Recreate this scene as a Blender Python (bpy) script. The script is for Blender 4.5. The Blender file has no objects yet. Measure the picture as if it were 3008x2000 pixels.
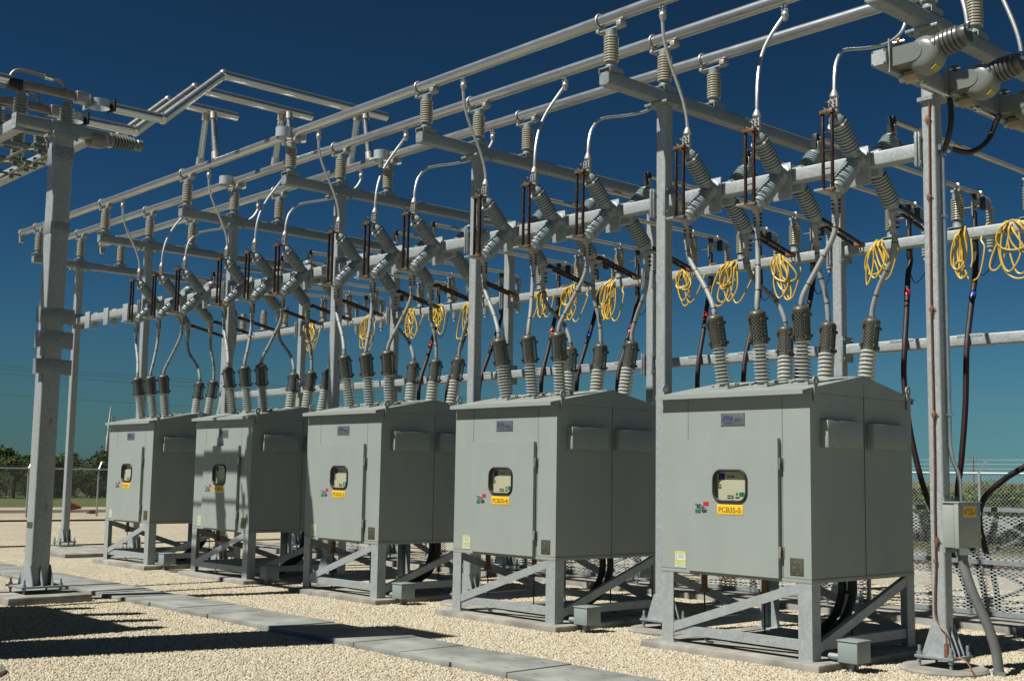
import bpy, bmesh, math, random
from mathutils import Vector, Matrix
random.seed(7)
PI = math.pi
scene = bpy.context.scene
col = scene.collection
P = 3.4                      # bay spacing along the row of breakers
PX = 0.767                   # x of the post right of breaker 5
PY = 0.975                   # y of the row of posts
def postx(k): return PX - P * (6 - k)

# ------------------------------------------------------------------ materials
MATS = {}
AL = 0.68                    # base colours scaled down to weaken bounce light in shade; view_settings.exposure makes up
def dim(c, metal=0.0): k = AL + (1-AL)*metal; return tuple(v*k for v in c)
def new_mat(name):
    m = bpy.data.materials.new(name); m.use_nodes = True
    nt = m.node_tree; nt.nodes.clear()
    out = nt.nodes.new('ShaderNodeOutputMaterial')
    b = nt.nodes.new('ShaderNodeBsdfPrincipled')
    nt.links.new(b.outputs[0], out.inputs[0])
    return m, nt, b, out
def mat(name, c, rough=0.5, metal=0.0, var=0.08, scale=6.0, bump=0.0, bscale=60.0, spec=0.5, coat=0.0, c2=None, stretch=None, rvar=0.1):
    m, nt, b, out = new_mat(name); c = dim(c, metal); c2 = dim(c2, metal) if c2 else None
    N, L = nt.nodes.new, nt.links.new
    geo = N('ShaderNodeNewGeometry')
    src = geo.outputs['Position']
    if stretch:
        mp = N('ShaderNodeMapping'); mp.inputs['Scale'].default_value = stretch
        L(src, mp.inputs[0]); src = mp.outputs[0]
    n1 = N('ShaderNodeTexNoise'); n1.inputs['Scale'].default_value = scale; n1.inputs['Detail'].default_value = 6
    L(src, n1.inputs['Vector'])
    ramp = N('ShaderNodeValToRGB')
    a = [max(0, v * (1 - var)) for v in c]; d = [v * (1 + var) for v in c] if c2 is None else list(c2)
    ramp.color_ramp.elements[0].position = 0.3; ramp.color_ramp.elements[1].position = 0.7
    ramp.color_ramp.elements[0].color = (*a, 1); ramp.color_ramp.elements[1].color = (*d, 1)
    L(n1.outputs['Fac'], ramp.inputs[0]); L(ramp.outputs[0], b.inputs['Base Color'])
    mr = N('ShaderNodeMapRange'); mr.inputs[3].default_value = max(0.02, rough - rvar); mr.inputs[4].default_value = min(1, rough + rvar)
    n2 = N('ShaderNodeTexNoise'); n2.inputs['Scale'].default_value = scale * 2.3; n2.inputs['Detail'].default_value = 4
    L(src, n2.inputs['Vector']); L(n2.outputs['Fac'], mr.inputs[0]); L(mr.outputs[0], b.inputs['Roughness'])
    b.inputs['Metallic'].default_value = metal
    b.inputs['Specular IOR Level'].default_value = spec
    b.inputs['Coat Weight'].default_value = coat
    if bump:
        n3 = N('ShaderNodeTexNoise'); n3.inputs['Scale'].default_value = bscale; n3.inputs['Detail'].default_value = 5
        L(src, n3.inputs['Vector'])
        bp = N('ShaderNodeBump'); bp.inputs['Strength'].default_value = bump; bp.inputs['Distance'].default_value = 0.01
        L(n3.outputs['Fac'], bp.inputs['Height']); L(bp.outputs[0], b.inputs['Normal'])
    MATS[name] = m
    return m
def galv(name, lo, hi, metal=0.35, rough=0.5):
    m, nt, b, out = new_mat(name); lo = dim(lo, 0.25); hi = dim(hi, 0.25)
    N, L = nt.nodes.new, nt.links.new
    geo = N('ShaderNodeNewGeometry'); oi = N('ShaderNodeObjectInfo')
    add = N('ShaderNodeVectorMath'); add.operation = 'ADD'
    L(geo.outputs['Position'], add.inputs[0]); L(oi.outputs['Random'], add.inputs[1])
    vor = N('ShaderNodeTexVoronoi'); vor.inputs['Scale'].default_value = 38
    L(add.outputs[0], vor.inputs['Vector'])
    n1 = N('ShaderNodeTexNoise'); n1.inputs['Scale'].default_value = 4.5; n1.inputs['Detail'].default_value = 7; n1.inputs['Roughness'].default_value = 0.65
    mp = N('ShaderNodeMapping'); mp.inputs['Scale'].default_value = (1.6, 1.6, 0.55)
    L(add.outputs[0], mp.inputs[0]); L(mp.outputs[0], n1.inputs['Vector'])
    mx = N('ShaderNodeMix'); mx.data_type = 'FLOAT'; mx.inputs[0].default_value = 0.62
    sep = N('ShaderNodeSeparateColor'); L(vor.outputs['Color'], sep.inputs[0])
    L(sep.outputs[0], mx.inputs[2]); L(n1.outputs['Fac'], mx.inputs[3])
    ramp = N('ShaderNodeValToRGB')
    ramp.color_ramp.elements[0].position = 0.2; ramp.color_ramp.elements[1].position = 0.8
    ramp.color_ramp.elements[0].color = (*lo, 1); ramp.color_ramp.elements[1].color = (*hi, 1)
    L(mx.outputs[0], ramp.inputs[0]); L(ramp.outputs[0], b.inputs['Base Color'])
    mr = N('ShaderNodeMapRange'); mr.inputs[3].default_value = rough - 0.1; mr.inputs[4].default_value = rough + 0.14
    L(sep.outputs[1], mr.inputs[0]); L(mr.outputs[0], b.inputs['Roughness'])
    b.inputs['Metallic'].default_value = metal
    n3 = N('ShaderNodeTexNoise'); n3.inputs['Scale'].default_value = 90
    L(add.outputs[0], n3.inputs['Vector'])
    bp = N('ShaderNodeBump'); bp.inputs['Strength'].default_value = 0.06; bp.inputs['Distance'].default_value = 0.01
    L(n3.outputs['Fac'], bp.inputs['Height']); L(bp.outputs[0], b.inputs['Normal'])
    MATS[name] = m; return m
def weather(name):
    m = MATS[name]; nt = m.node_tree; b = [n for n in nt.nodes if n.type == 'BSDF_PRINCIPLED'][0]; N, L = nt.nodes.new, nt.links.new
    src = b.inputs['Base Color'].links[0].from_socket
    geo = N('ShaderNodeNewGeometry'); sp = N('ShaderNodeSeparateXYZ'); L(geo.outputs['Position'], sp.inputs[0])
    mp = N('ShaderNodeMapping'); mp.inputs['Scale'].default_value = (3.1, 3.1, 0.7); L(geo.outputs['Position'], mp.inputs[0])
    n1 = N('ShaderNodeTexNoise'); n1.inputs['Scale'].default_value = 1.6; n1.inputs['Detail'].default_value = 5; L(mp.outputs[0], n1.inputs['Vector'])
    n2 = N('ShaderNodeTexNoise'); n2.inputs['Scale'].default_value = 2.1; n2.inputs['Detail'].default_value = 7; L(geo.outputs['Position'], n2.inputs['Vector'])
    low = N('ShaderNodeMapRange'); low.inputs[1].default_value = 0.8; low.inputs[2].default_value = 1.5; low.inputs[3].default_value = 0.24; low.inputs[4].default_value = 0.03; L(sp.outputs[2], low.inputs[0])
    mu = N('ShaderNodeMath'); mu.operation = 'MULTIPLY'; L(low.outputs[0], mu.inputs[0]); L(n2.outputs['Fac'], mu.inputs[1])
    dust = N('ShaderNodeMix'); dust.data_type = 'RGBA'; dust.inputs[7].default_value = (*dim((0.42, 0.38, 0.29)), 1); L(mu.outputs[0], dust.inputs[0]); L(src, dust.inputs[6])
    st = N('ShaderNodeMapRange'); st.inputs[1].default_value = 0.35; st.inputs[2].default_value = 0.7; st.inputs[3].default_value = 1.02; st.inputs[4].default_value = 0.965; L(n1.outputs['Fac'], st.inputs[0])
    mm = N('ShaderNodeMix'); mm.data_type = 'RGBA'; mm.blend_type = 'MULTIPLY'; mm.inputs[0].default_value = 1; L(dust.outputs[2], mm.inputs[6]); L(st.outputs[0], mm.inputs[7]); L(mm.outputs[2], b.inputs['Base Color'])
galv('galvanised', (0.265, 0.305, 0.315), (0.36, 0.405, 0.415))  # darkened zinc: the shade on beam sides is put into the colour
galv('galvanised_bright', (0.355, 0.39, 0.395), (0.475, 0.515, 0.52), 0.3, 0.5)  # lighter copy of the same zinc, for parts in the sun
mat('paint', (0.352, 0.402, 0.382), 0.42, var=0.03, scale=1.5, bump=0.02, bscale=220, spec=0.4)
weather('paint')
mat('paint_edge', (0.30, 0.345, 0.31), 0.45, var=0.03)
mat('seam', (0.05, 0.06, 0.055), 0.7)
mat('box_grey', (0.31, 0.36, 0.36), 0.45, var=0.03)
mat('beige_grey', (0.375, 0.41, 0.375), 0.45, var=0.03)
mat('aluminium', (0.54, 0.56, 0.56), 0.3, 0.9, var=0.06, scale=10, stretch=(0.25, 1, 1), rvar=0.06)
mat('alu_cast', (0.46, 0.46, 0.43), 0.5, 0.55, var=0.12, scale=20)
mat('alu_strap', (0.60, 0.65, 0.67), 0.34, 0.4, var=0.05, scale=9, rvar=0.05)
mat('bare_wire', (0.66, 0.66, 0.64), 0.38, 0.7, var=0.1, scale=40)
mat('cream_porcelain', (0.47, 0.45, 0.36), 0.28, var=0.05, coat=0.3)
mat('blue_porcelain', (0.33, 0.40, 0.42), 0.26, var=0.06, coat=0.35)
mat('white_porcelain', (0.52, 0.54, 0.49), 0.3, var=0.05, coat=0.25)
mat('white_glaze', (0.8, 0.8, 0.76), 0.25, var=0.03)
mat('zinc_cap', (0.30, 0.35, 0.36), 0.5, 0.3, var=0.15, scale=25)
mat('brown_copper', (0.030, 0.016, 0.011), 0.5, 0.4, var=0.5, scale=18, c2=(0.075, 0.034, 0.018))
mat('bronze', (0.20, 0.115, 0.055), 0.45, 0.6, var=0.3, scale=30)
mat('copper_wire', (0.24, 0.105, 0.065), 0.5, 0.3, var=0.25, scale=20)
mat('grey_cable', (0.33, 0.35, 0.335), 0.5, var=0.05)
mat('black_rubber', (0.015, 0.015, 0.016), 0.5, var=0.3)
mat('black_cable', (0.010, 0.010, 0.011), 0.62, var=0.3)
mat('red_stripe', (0.16, 0.014, 0.012), 0.65, var=0.2)
mat('tape_red', (0.75, 0.02, 0.03), 0.45); mat('tape_blue', (0.03, 0.08, 0.5), 0.45); mat('tape_orange', (0.75, 0.14, 0.02), 0.45)
mat('yellow_cable', (0.74, 0.50, 0.055), 0.42, var=0.1, scale=12)
mat('dark_cap', (0.035, 0.038, 0.036), 0.5, 0.2, var=0.2)
mat('concrete', (0.34, 0.33, 0.29), 0.85, var=0.3, scale=4.2, bump=0.25, bscale=55, spec=0.25)
mat('slab_concrete', (0.30, 0.31, 0.29), 0.85, var=0.3, scale=2.6, bump=0.2, bscale=70, spec=0.25)
mat('yellow_label', (1.0, 0.62, 0.03), 0.45, var=0.03); mat('label_ink', (0.10, 0.045, 0.008), 0.6)
mat('blue_ink', (0.008, 0.03, 0.22), 0.5); mat('steel_plate', (0.15, 0.17, 0.165), 0.4, 0.35, var=0.1, scale=30)
mat('data_plate', (0.09, 0.085, 0.065), 0.5, 0.3, var=0.2, scale=60); mat('plate_ink', (0.22, 0.22, 0.17), 0.5)
mat('panel_cream', (0.66, 0.63, 0.44), 0.5, var=0.02); mat('ink_navy', (0.012, 0.016, 0.06), 0.5)
mat('white_sticker', (0.78, 0.79, 0.74), 0.5); mat('lime_sticker', (0.66, 0.70, 0.08), 0.5); mat('text_grey', (0.45, 0.46, 0.44), 0.6)
mat('red_tag', (0.55, 0.02, 0.04), 0.5); mat('green_tag', (0.005, 0.20, 0.09), 0.5); mat('chrome', (0.65, 0.65, 0.63), 0.2, 0.95)
mat('vt_grey', (0.215, 0.235, 0.215), 0.3, var=0.05, coat=0.2); mat('vt_dark', (0.10, 0.11, 0.105), 0.35, var=0.05); mat('tan_cap', (0.42, 0.37, 0.26), 0.6)
mat('faded_yellow', (0.42, 0.36, 0.06), 0.6); mat('flex_conduit', (0.19, 0.20, 0.195), 0.5, var=0.08)
mat('bark', (0.07, 0.05, 0.035), 0.9, var=0.3)
mat('fence_post', (0.42, 0.44, 0.43), 0.45, 0.5, var=0.1)
mat('turbine_white', (0.75, 0.75, 0.73), 0.5); mat('pale_wire', (0.22, 0.20, 0.17), 0.6); mat('dull_wire', (0.05, 0.055, 0.06), 0.6)
mat('rock_brown', (0.12, 0.085, 0.06), 0.9, var=0.3); mat('cone_orange', (0.75, 0.07, 0.02), 0.5)
mat('wood_pole', (0.20, 0.19, 0.18), 0.85, var=0.2)
mat('brown_glaze2', (0.12, 0.05, 0.03), 0.3, coat=0.3); mat('dark_paint', (0.16, 0.18, 0.165), 0.5)
# bird guard: dark plastic mesh, holes cut by UV
def holes(name, color, rough, metal, kind, cell, thick):
    m, nt, b, out = new_mat(name)
    N, L = nt.nodes.new, nt.links.new
    b.inputs['Base Color'].default_value = (*dim(color, metal), 1); b.inputs['Roughness'].default_value = rough; b.inputs['Metallic'].default_value = metal
    uv = N('ShaderNodeUVMap'); sx = N('ShaderNodeSeparateXYZ'); L(uv.outputs[0], sx.inputs[0])
    def mth(op, a, bb=None):
        n = N('ShaderNodeMath'); n.operation = op
        for i, v in enumerate((a, bb)):
            if v is None: continue
            if isinstance(v, (int, float)): n.inputs[i].default_value = v
            else: L(v, n.inputs[i])
        return n.outputs[0]
    u = mth('DIVIDE', sx.outputs[0], cell[0]); v = mth('DIVIDE', sx.outputs[1], cell[1])
    p = mth('ABSOLUTE', mth('SUBTRACT', mth('FRACT', mth('ADD', u, v)), 0.5))
    q = mth('ABSOLUTE', mth('SUBTRACT', mth('FRACT', mth('SUBTRACT', u, v)), 0.5))
    solid = mth('LESS_THAN', mth('MINIMUM', p, q), thick)
    tr = N('ShaderNodeBsdfTransparent'); mx = N('ShaderNodeMixShader')
    L(solid, mx.inputs[0]); L(tr.outputs[0], mx.inputs[1]); L(b.outputs[0], mx.inputs[2]); L(mx.outputs[0], out.inputs[0])
    MATS[name] = m
holes('guard_mesh', (0.115, 0.117, 0.098), 0.38, 0.0, 0, (0.034, 0.038), 0.17)
holes('expanded_metal', (0.56, 0.60, 0.60), 0.45, 0.3, 0, (0.092, 0.044), 0.13)
holes('chain_link', (0.50, 0.53, 0.52), 0.4, 0.5, 0, (0.075, 0.075), 0.042)
# glass pane
m, nt, b, out = new_mat('glass')
g = nt.nodes.new('ShaderNodeBsdfGlossy'); g.inputs['Roughness'].default_value = 0.02
t = nt.nodes.new('ShaderNodeBsdfTransparent'); t.inputs[0].default_value = (0.93, 0.95, 0.94, 1)
mx = nt.nodes.new('ShaderNodeMixShader'); mx.inputs[0].default_value = 0.07
nt.links.new(t.outputs[0], mx.inputs[1]); nt.links.new(g.outputs[0], mx.inputs[2]); nt.links.new(mx.outputs[0], out.inputs[0])
MATS['glass'] = m
# gravel stones (instanced) and gravel sheet
def stone_cols(ramp):
    el = ramp.color_ramp.elements
    f = lambda *c: (*dim(c), 1)
    el[0].position = 0; el[0].color = f(0.40, 0.33, 0.215); el[1].position = 1; el[1].color = f(0.72, 0.665, 0.53)
    for p, c in ((0.18, f(0.495, 0.425, 0.29)), (0.45, f(0.585, 0.52, 0.38)), (0.75, f(0.665, 0.61, 0.475))):
        e = el.new(p); e.color = c
m, nt, b, out = new_mat('stone')
oi = nt.nodes.new('ShaderNodeObjectInfo'); rp = nt.nodes.new('ShaderNodeValToRGB'); stone_cols(rp)
nt.links.new(oi.outputs['Random'], rp.inputs[0]); nt.links.new(rp.outputs[0], b.inputs['Base Color']); b.inputs['Roughness'].default_value = 0.85
b.inputs['Specular IOR Level'].default_value = 0.2
MATS['stone'] = m
m, nt, b, out = new_mat('gravel')
N, L = nt.nodes.new, nt.links.new
geo = N('ShaderNodeNewGeometry')
v1 = N('ShaderNodeTexVoronoi'); v1.inputs['Scale'].default_value = 34
L(geo.outputs['Position'], v1.inputs['Vector'])
sp = N('ShaderNodeSeparateColor'); L(v1.outputs['Color'], sp.inputs[0])
rp = N('ShaderNodeValToRGB'); stone_cols(rp); L(sp.outputs[0], rp.inputs[0])
nb = N('ShaderNodeTexNoise'); nb.inputs['Scale'].default_value = 0.7; nb.inputs['Detail'].default_value = 5; L(geo.outputs['Position'], nb.inputs['Vector'])
mr = N('ShaderNodeMapRange'); mr.inputs[1].default_value = 0.3; mr.inputs[2].default_value = 0.7; mr.inputs[3].default_value = 0.9; mr.inputs[4].default_value = 1.08; L(nb.outputs['Fac'], mr.inputs[0])
mm = N('ShaderNodeMix'); mm.data_type = 'RGBA'; mm.blend_type = 'MULTIPLY'; mm.inputs[0].default_value = 1
L(rp.outputs[0], mm.inputs[6]); L(mr.outputs[0], mm.inputs[7]); L(mm.outputs[2], b.inputs['Base Color'])
inv = N('ShaderNodeMath'); inv.operation = 'SUBTRACT'; inv.inputs[0].default_value = 1; L(v1.outputs['Distance'], inv.inputs[1])
bp = N('ShaderNodeBump'); bp.inputs['Strength'].default_value = 1; bp.inputs['Distance'].default_value = 0.03
L(inv.outputs[0], bp.inputs['Height']); L(bp.outputs[0], b.inputs['Normal']); b.inputs['Roughness'].default_value = 0.9; b.inputs['Specular IOR Level'].default_value = 0.15
MATS['gravel'] = m
def ground_mat(name, c1, c2, sc, bump):
    m, nt, b, out = new_mat(name); N, L = nt.nodes.new, nt.links.new
    geo = N('ShaderNodeNewGeometry')
    n = N('ShaderNodeTexNoise'); n.inputs['Scale'].default_value = sc; n.inputs['Detail'].default_value = 9; n.inputs['Roughness'].default_value = 0.7
    L(geo.outputs['Position'], n.inputs['Vector'])
    r = N('ShaderNodeValToRGB'); r.color_ramp.elements[0].position = 0.35; r.color_ramp.elements[1].position = 0.65
    r.color_ramp.elements[0].color = (*dim(c1), 1); r.color_ramp.elements[1].color = (*dim(c2), 1)
    L(n.outputs['Fac'], r.inputs[0]); L(r.outputs[0], b.inputs['Base Color']); b.inputs['Roughness'].default_value = 0.95; b.inputs['Specular IOR Level'].default_value = 0.1
    bp = N('ShaderNodeBump'); bp.inputs['Strength'].default_value = bump; bp.inputs['Distance'].default_value = 0.1
    L(n.outputs['Fac'], bp.inputs['Height']); L(bp.outputs[0], b.inputs['Normal'])
    MATS[name] = m
ground_mat('scrub', (0.07, 0.085, 0.03), (0.17, 0.165, 0.085), 0.6, 0.6)
ground_mat('dirt', (0.115, 0.083, 0.062), (0.175, 0.135, 0.105), 1.2, 0.4)
ground_mat('grass_mat', (0.075, 0.105, 0.035), (0.15, 0.165, 0.07), 2.5, 0.8)
def leaf_mat(name, lo, hi):
    m, nt, b, out = new_mat(name); N, L = nt.nodes.new, nt.links.new
    geo = N('ShaderNodeNewGeometry'); rp = N('ShaderNodeValToRGB')
    rp.color_ramp.elements[0].color = (*dim(lo), 1); rp.color_ramp.elements[1].color = (*dim(hi), 1)
    L(geo.outputs['Random Per Island'], rp.inputs[0]); L(rp.outputs[0], b.inputs['Base Color']); b.inputs['Roughness'].default_value = 0.6
    b.inputs['Specular IOR Level'].default_value = 0.2
    tl = N('ShaderNodeBsdfTranslucent'); L(rp.outputs[0], tl.inputs[0]); mx = N('ShaderNodeMixShader'); mx.inputs[0].default_value = 0.25
    L(b.outputs[0], mx.inputs[1]); L(tl.outputs[0], mx.inputs[2]); L(mx.outputs[0], out.inputs[0])
    MATS[name] = m
leaf_mat('leaf', (0.035, 0.055, 0.015), (0.12, 0.145, 0.045))
leaf_mat('leaf_bright', (0.055, 0.105, 0.02), (0.16, 0.235, 0.05))
leaf_mat('leaf_light', (0.05, 0.08, 0.02), (0.155, 0.20, 0.06))

# ------------------------------------------------------------------ mesh builder
class MB:
    def __init__(s, *mats):
        s.bm = bmesh.new(); s.mats = list(mats); s.mi = 0
        s.uv = None
    def use(s, m):
        if m not in s.mats: s.mats.append(m)
        s.mi = s.mats.index(m); return s
    def face(s, vs):
        f = s.bm.faces.new(vs); f.material_index = s.mi; f.smooth = True; return f
    def poly(s, pts): return s.face([s.bm.verts.new(p) for p in pts])
    def box(s, x0, x1, y0, y1, z0, z1, bev=0.0, M=None):
        x0, x1 = sorted((x0, x1)); y0, y1 = sorted((y0, y1)); z0, z1 = sorted((z0, z1))
        v = [s.bm.verts.new((x, y, z)) for x in (x0, x1) for y in (y0, y1) for z in (z0, z1)]
        if M is not None:
            for q in v: q.co = M @ q.co
        fs = [s.face([v[i] for i in q]) for q in ((0, 1, 3, 2), (4, 6, 7, 5), (0, 4, 5, 1), (2, 3, 7, 6), (0, 2, 6, 4), (1, 5, 7, 3))]
        if bev > 0:
            es = {e for f in fs for e in f.edges}
            r = bmesh.ops.bevel(s.bm, geom=list(es), offset=bev, segments=2, profile=0.5, affect='EDGES', clamp_overlap=True)
            for f in r['faces']: f.material_index = s.mi; f.smooth = True
        return s
    def cbox(s, c, size, bev=0.0, M=None):
        return s.box(c[0]-size[0]/2, c[0]+size[0]/2, c[1]-size[1]/2, c[1]+size[1]/2, c[2]-size[2]/2, c[2]+size[2]/2, bev, M)
    def bar(s, p, q, w, h, up=(0, 0, 1), bev=0.0):
        p, q = Vector(p), Vector(q); d = q - p; l = d.length; d.normalize()
        u = Vector(up); sd = d.cross(u)
        if sd.length < 1e-4: sd = d.cross(Vector((1, 0, 0)))
        sd.normalize(); u = sd.cross(d)
        M = Matrix((( d.x, sd.x, u.x, p.x), (d.y, sd.y, u.y, p.y), (d.z, sd.z, u.z, p.z), (0, 0, 0, 1)))
        return s.box(0, l, -w/2, w/2, -h/2, h/2, bev, M)
    def ring(s, c, a, b, r, n):
        return [s.bm.verts.new(c + a*(r*math.cos(2*PI*i/n)) + b*(r*math.sin(2*PI*i/n))) for i in range(n)]
    def frame(s, d):
        d = d.normalized(); h = Vector((0, 0, 1)) if abs(d.z) < 0.9 else Vector((1, 0, 0))
        a = d.cross(h).normalized(); b = d.cross(a).normalized(); return a, b
    def skin(s, r0, r1):
        n = len(r0)
        for i in range(n): s.face([r0[i], r0[(i+1) % n], r1[(i+1) % n], r1[i]])
    def lathe(s, p, d, prof, n=20, cap=True):
        p, d = Vector(p), Vector(d).normalized(); a, b = s.frame(d)
        rs = [s.ring(p + d*t, a, b, max(r, 1e-4), n) for t, r in prof]
        for i in range(len(rs)-1): s.skin(rs[i], rs[i+1])
        if cap: s.face(rs[0][::-1]); s.face(rs[-1])
        return s
    def cyl(s, p, q, r, r2=None, n=16):
        p, q = Vector(p), Vector(q)
        return s.lathe(p, q-p, [(0, r), ((q-p).length, r if r2 is None else r2)], n)
    def tube(s, pts, r, n=10, cap=True):
        pts = [Vector(p) for p in pts]; rr = r if isinstance(r, (list, tuple)) else [r]*len(pts)
        d0 = (pts[1]-pts[0]).normalized(); a, b = s.frame(d0); prev = None
        for i, p in enumerate(pts):
            d = (pts[min(i+1, len(pts)-1)] - pts[max(i-1, 0)]).normalized()
            a = (a - d*a.dot(d)).normalized(); b = d.cross(a)
            rg = s.ring(p, a, b, rr[i], n)
            if prev: s.skin(prev, rg)
            elif cap: s.face(rg[::-1])
            prev = rg
        if cap: s.face(prev)
        return s
    def hss(s, p, q, w, h, r=0.018, up=(0, 0, 1), open_end=False):
        p, q = Vector(p), Vector(q); d = (q-p).normalized(); u = Vector(up); sd = d.cross(u).normalized(); u = sd.cross(d)
        prof = []
        for cx, cy, a0 in ((1, 1, 0), (-1, 1, 90), (-1, -1, 180), (1, -1, 270)):
            for k in range(4):
                t = math.radians(a0 + 30*k); prof.append((cx*(w/2-r) + r*math.cos(t), cy*(h/2-r) + r*math.sin(t)))
        A = [s.bm.verts.new(p + sd*x + u*y) for x, y in prof]; B = [s.bm.verts.new(q + sd*x + u*y) for x, y in prof]
        s.skin(A, B); s.face(A[::-1]); s.face(B); return s
    def prism(s, pts, off):
        off = Vector(off); A = [s.bm.verts.new(p) for p in pts]; B = [s.bm.verts.new(Vector(p)+off) for p in pts]
        s.skin(A, B); s.face(A[::-1]); s.face(B); return s
    def torus(s, c, d, R, r, n=24, m=8, a0=0, a1=2*PI):
        c, d = Vector(c), Vector(d); a, b = s.frame(d)
        k = n if a1-a0 < 2*PI-0.01 else n
        return s.tube([c + a*(R*math.cos(a0+(a1-a0)*i/k)) + b*(R*math.sin(a0+(a1-a0)*i/k)) for i in range(k+1)], r, m)
    def plane_uv(s, o, u, v, lu, lv):
        if s.uv is None: s.uv = s.bm.loops.layers.uv.new('UVMap')
        o, u, v = Vector(o), Vector(u), Vector(v)
        f = s.poly([o, o+u*lu, o+u*lu+v*lv, o+v*lv])
        for lp, c in zip(f.loops, ((0, 0), (lu, 0), (lu, lv), (0, lv))): lp[s.uv].uv = c
    def cyl_uv(s, p, d, L_, r, n=20, r2=None):
        if s.uv is None: s.uv = s.bm.loops.layers.uv.new('UVMap')
        p, d = Vector(p), Vector(d).normalized(); a, b = s.frame(d)
        A = s.ring(p, a, b, r, n); B = s.ring(p+d*L_, a, b, r2 or r, n)
        for i in range(n):
            f = s.face([A[i], A[(i+1) % n], B[(i+1) % n], B[i]]); c = 2*PI*r/n
            for lp, q in zip(f.loops, ((i*c, 0), (i*c+c, 0), (i*c+c, L_), (i*c, L_))): lp[s.uv].uv = q
    def text(s, txt, size, origin, ux, uz, m, fit=None):
        cu = bpy.data.curves.new('t', 'FONT'); cu.body = txt; cu.size = size
        ob = bpy.data.objects.new('t', cu); col.objects.link(ob)
        bpy.context.view_layer.update()
        me = bpy.data.meshes.new_from_object(ob.evaluated_get(bpy.context.evaluated_depsgraph_get()))
        bpy.data.objects.remove(ob); bpy.data.curves.remove(cu)
        xs = [v.co.x for v in me.vertices]; ys = [v.co.y for v in me.vertices]
        w, h = max(xs)-min(xs), max(ys)-min(ys); sx, sy = (fit[0]/w, fit[1]/h) if fit else (1, 1)
        s.use(m); o, ux, uz = Vector(origin), Vector(ux), Vector(uz)
        vs = [s.bm.verts.new(o + ux*((v.co.x-min(xs))*sx) + uz*((v.co.y-min(ys))*sy)) for v in me.vertices]
        for p in me.polygons:
            try: s.face([vs[i] for i in p.vertices])
            except ValueError: pass
        bpy.data.meshes.remove(me); return s
    def build(s, name, parent=None, loc=None, ang=32):
        base = Vector((0, 0, 0))
        if parent is not None: base = world_loc(parent)
        elif loc is not None: base = Vector(loc)
        if base.length: bmesh.ops.translate(s.bm, vec=-base, verts=s.bm.verts)
        bmesh.ops.recalc_face_normals(s.bm, faces=[f for f in s.bm.faces]) if s.uv is None else None
        me = bpy.data.meshes.new(name); s.bm.to_mesh(me); s.bm.free()
        for mm_ in s.mats: me.materials.append(MATS[mm_])
        me.set_sharp_from_angle(angle=math.radians(ang))
        o = bpy.data.objects.new(name, me); col.objects.link(o)
        if parent is not None: o.parent = parent
        elif loc is not None: o.location = loc
        return o
def world_loc(o):
    v = Vector(o.location)
    while o.parent is not None: o = o.parent; v += Vector(o.location)
    return v
def tag(o, label=None, cat=None, group=None, kind=None):
    if label: o['label'] = label
    if cat: o['category'] = cat
    if group: o['group'] = group
    if kind: o['kind'] = kind
    return o
def thing(name, loc, label, cat, group=None):
    o = bpy.data.objects.new(name, None); col.objects.link(o); o.location = loc; o.empty_display_size = 0.2
    return tag(o, label, cat, group)
KIDS = {}
def dup(root, loc, label, first=[None]):
    r = root.copy(); col.objects.link(r); r.location = loc; r['label'] = label
    for c in [o for o in col.objects if o.parent == root]:
        c2 = c.copy(); col.objects.link(c2); c2.parent = r
        for g in [o for o in col.objects if o.parent == c]:
            g2 = g.copy(); col.objects.link(g2); g2.parent = c2
    return r
def bez(p0, p1, p2, p3, n=16):
    p0, p1, p2, p3 = map(Vector, (p0, p1, p2, p3)); out = []
    for i in range(n+1):
        t = i/n; out.append(p0*(1-t)**3 + p1*(3*t*(1-t)**2) + p2*(3*t*t*(1-t)) + p3*t**3)
    return out
def smooth_path(pts, n=8):
    pts = [Vector(p) for p in pts]; out = []
    for i in range(len(pts)-1):
        a, b, c, d = pts[max(i-1, 0)], pts[i], pts[i+1], pts[min(i+2, len(pts)-1)]
        for k in range(n):
            t = k/n
            out.append(0.5*((2*b) + (c-a)*t + (2*a-5*b+4*c-d)*t*t + (3*b-a-3*c+d)*t**3))
    out.append(pts[-1]); return out
def sheds(t0, t1, n, rc, rs, thin=0.35):
    step = (t1-t0)/n; pr = [(t0, rc)]
    for i in range(n):
        a = t0 + i*step
        pr += [(a+step*0.25, rc), (a+step*(0.5-thin*0.35), rs*0.985), (a+step*0.5, rs), (a+step*(0.5+thin*0.35), rs*0.97), (a+step*0.85, rc)]
    pr.append((t1, rc)); return pr

# ------------------------------------------------------------------ camera
cam_d = bpy.data.cameras.new('camera'); cam = bpy.data.objects.new('camera', cam_d); col.objects.link(cam)
Fv = Vector((-0.7368564967342907, 0.6670227141511398, 0.1101054132498275)); Rv = Vector((0.6723396292192342, 0.7400669894991396, 0.01613301072406948)); Uv = Vector((0.07072429711076025, -0.08591594648333417, 0.9937889735442137))
CAM = Vector((6.554013113715957, -9.727959873229914, 1.7686548936439843))
cam.matrix_world = Matrix(((Rv.x, Uv.x, -Fv.x, CAM.x), (Rv.y, Uv.y, -Fv.y, CAM.y), (Rv.z, Uv.z, -Fv.z, CAM.z), (0, 0, 0, 1)))
cam_d.sensor_width = 36; cam_d.lens = 3554.892/3008*36; cam_d.clip_start = 0.1; cam_d.clip_end = 9000
scene.camera = cam

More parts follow.
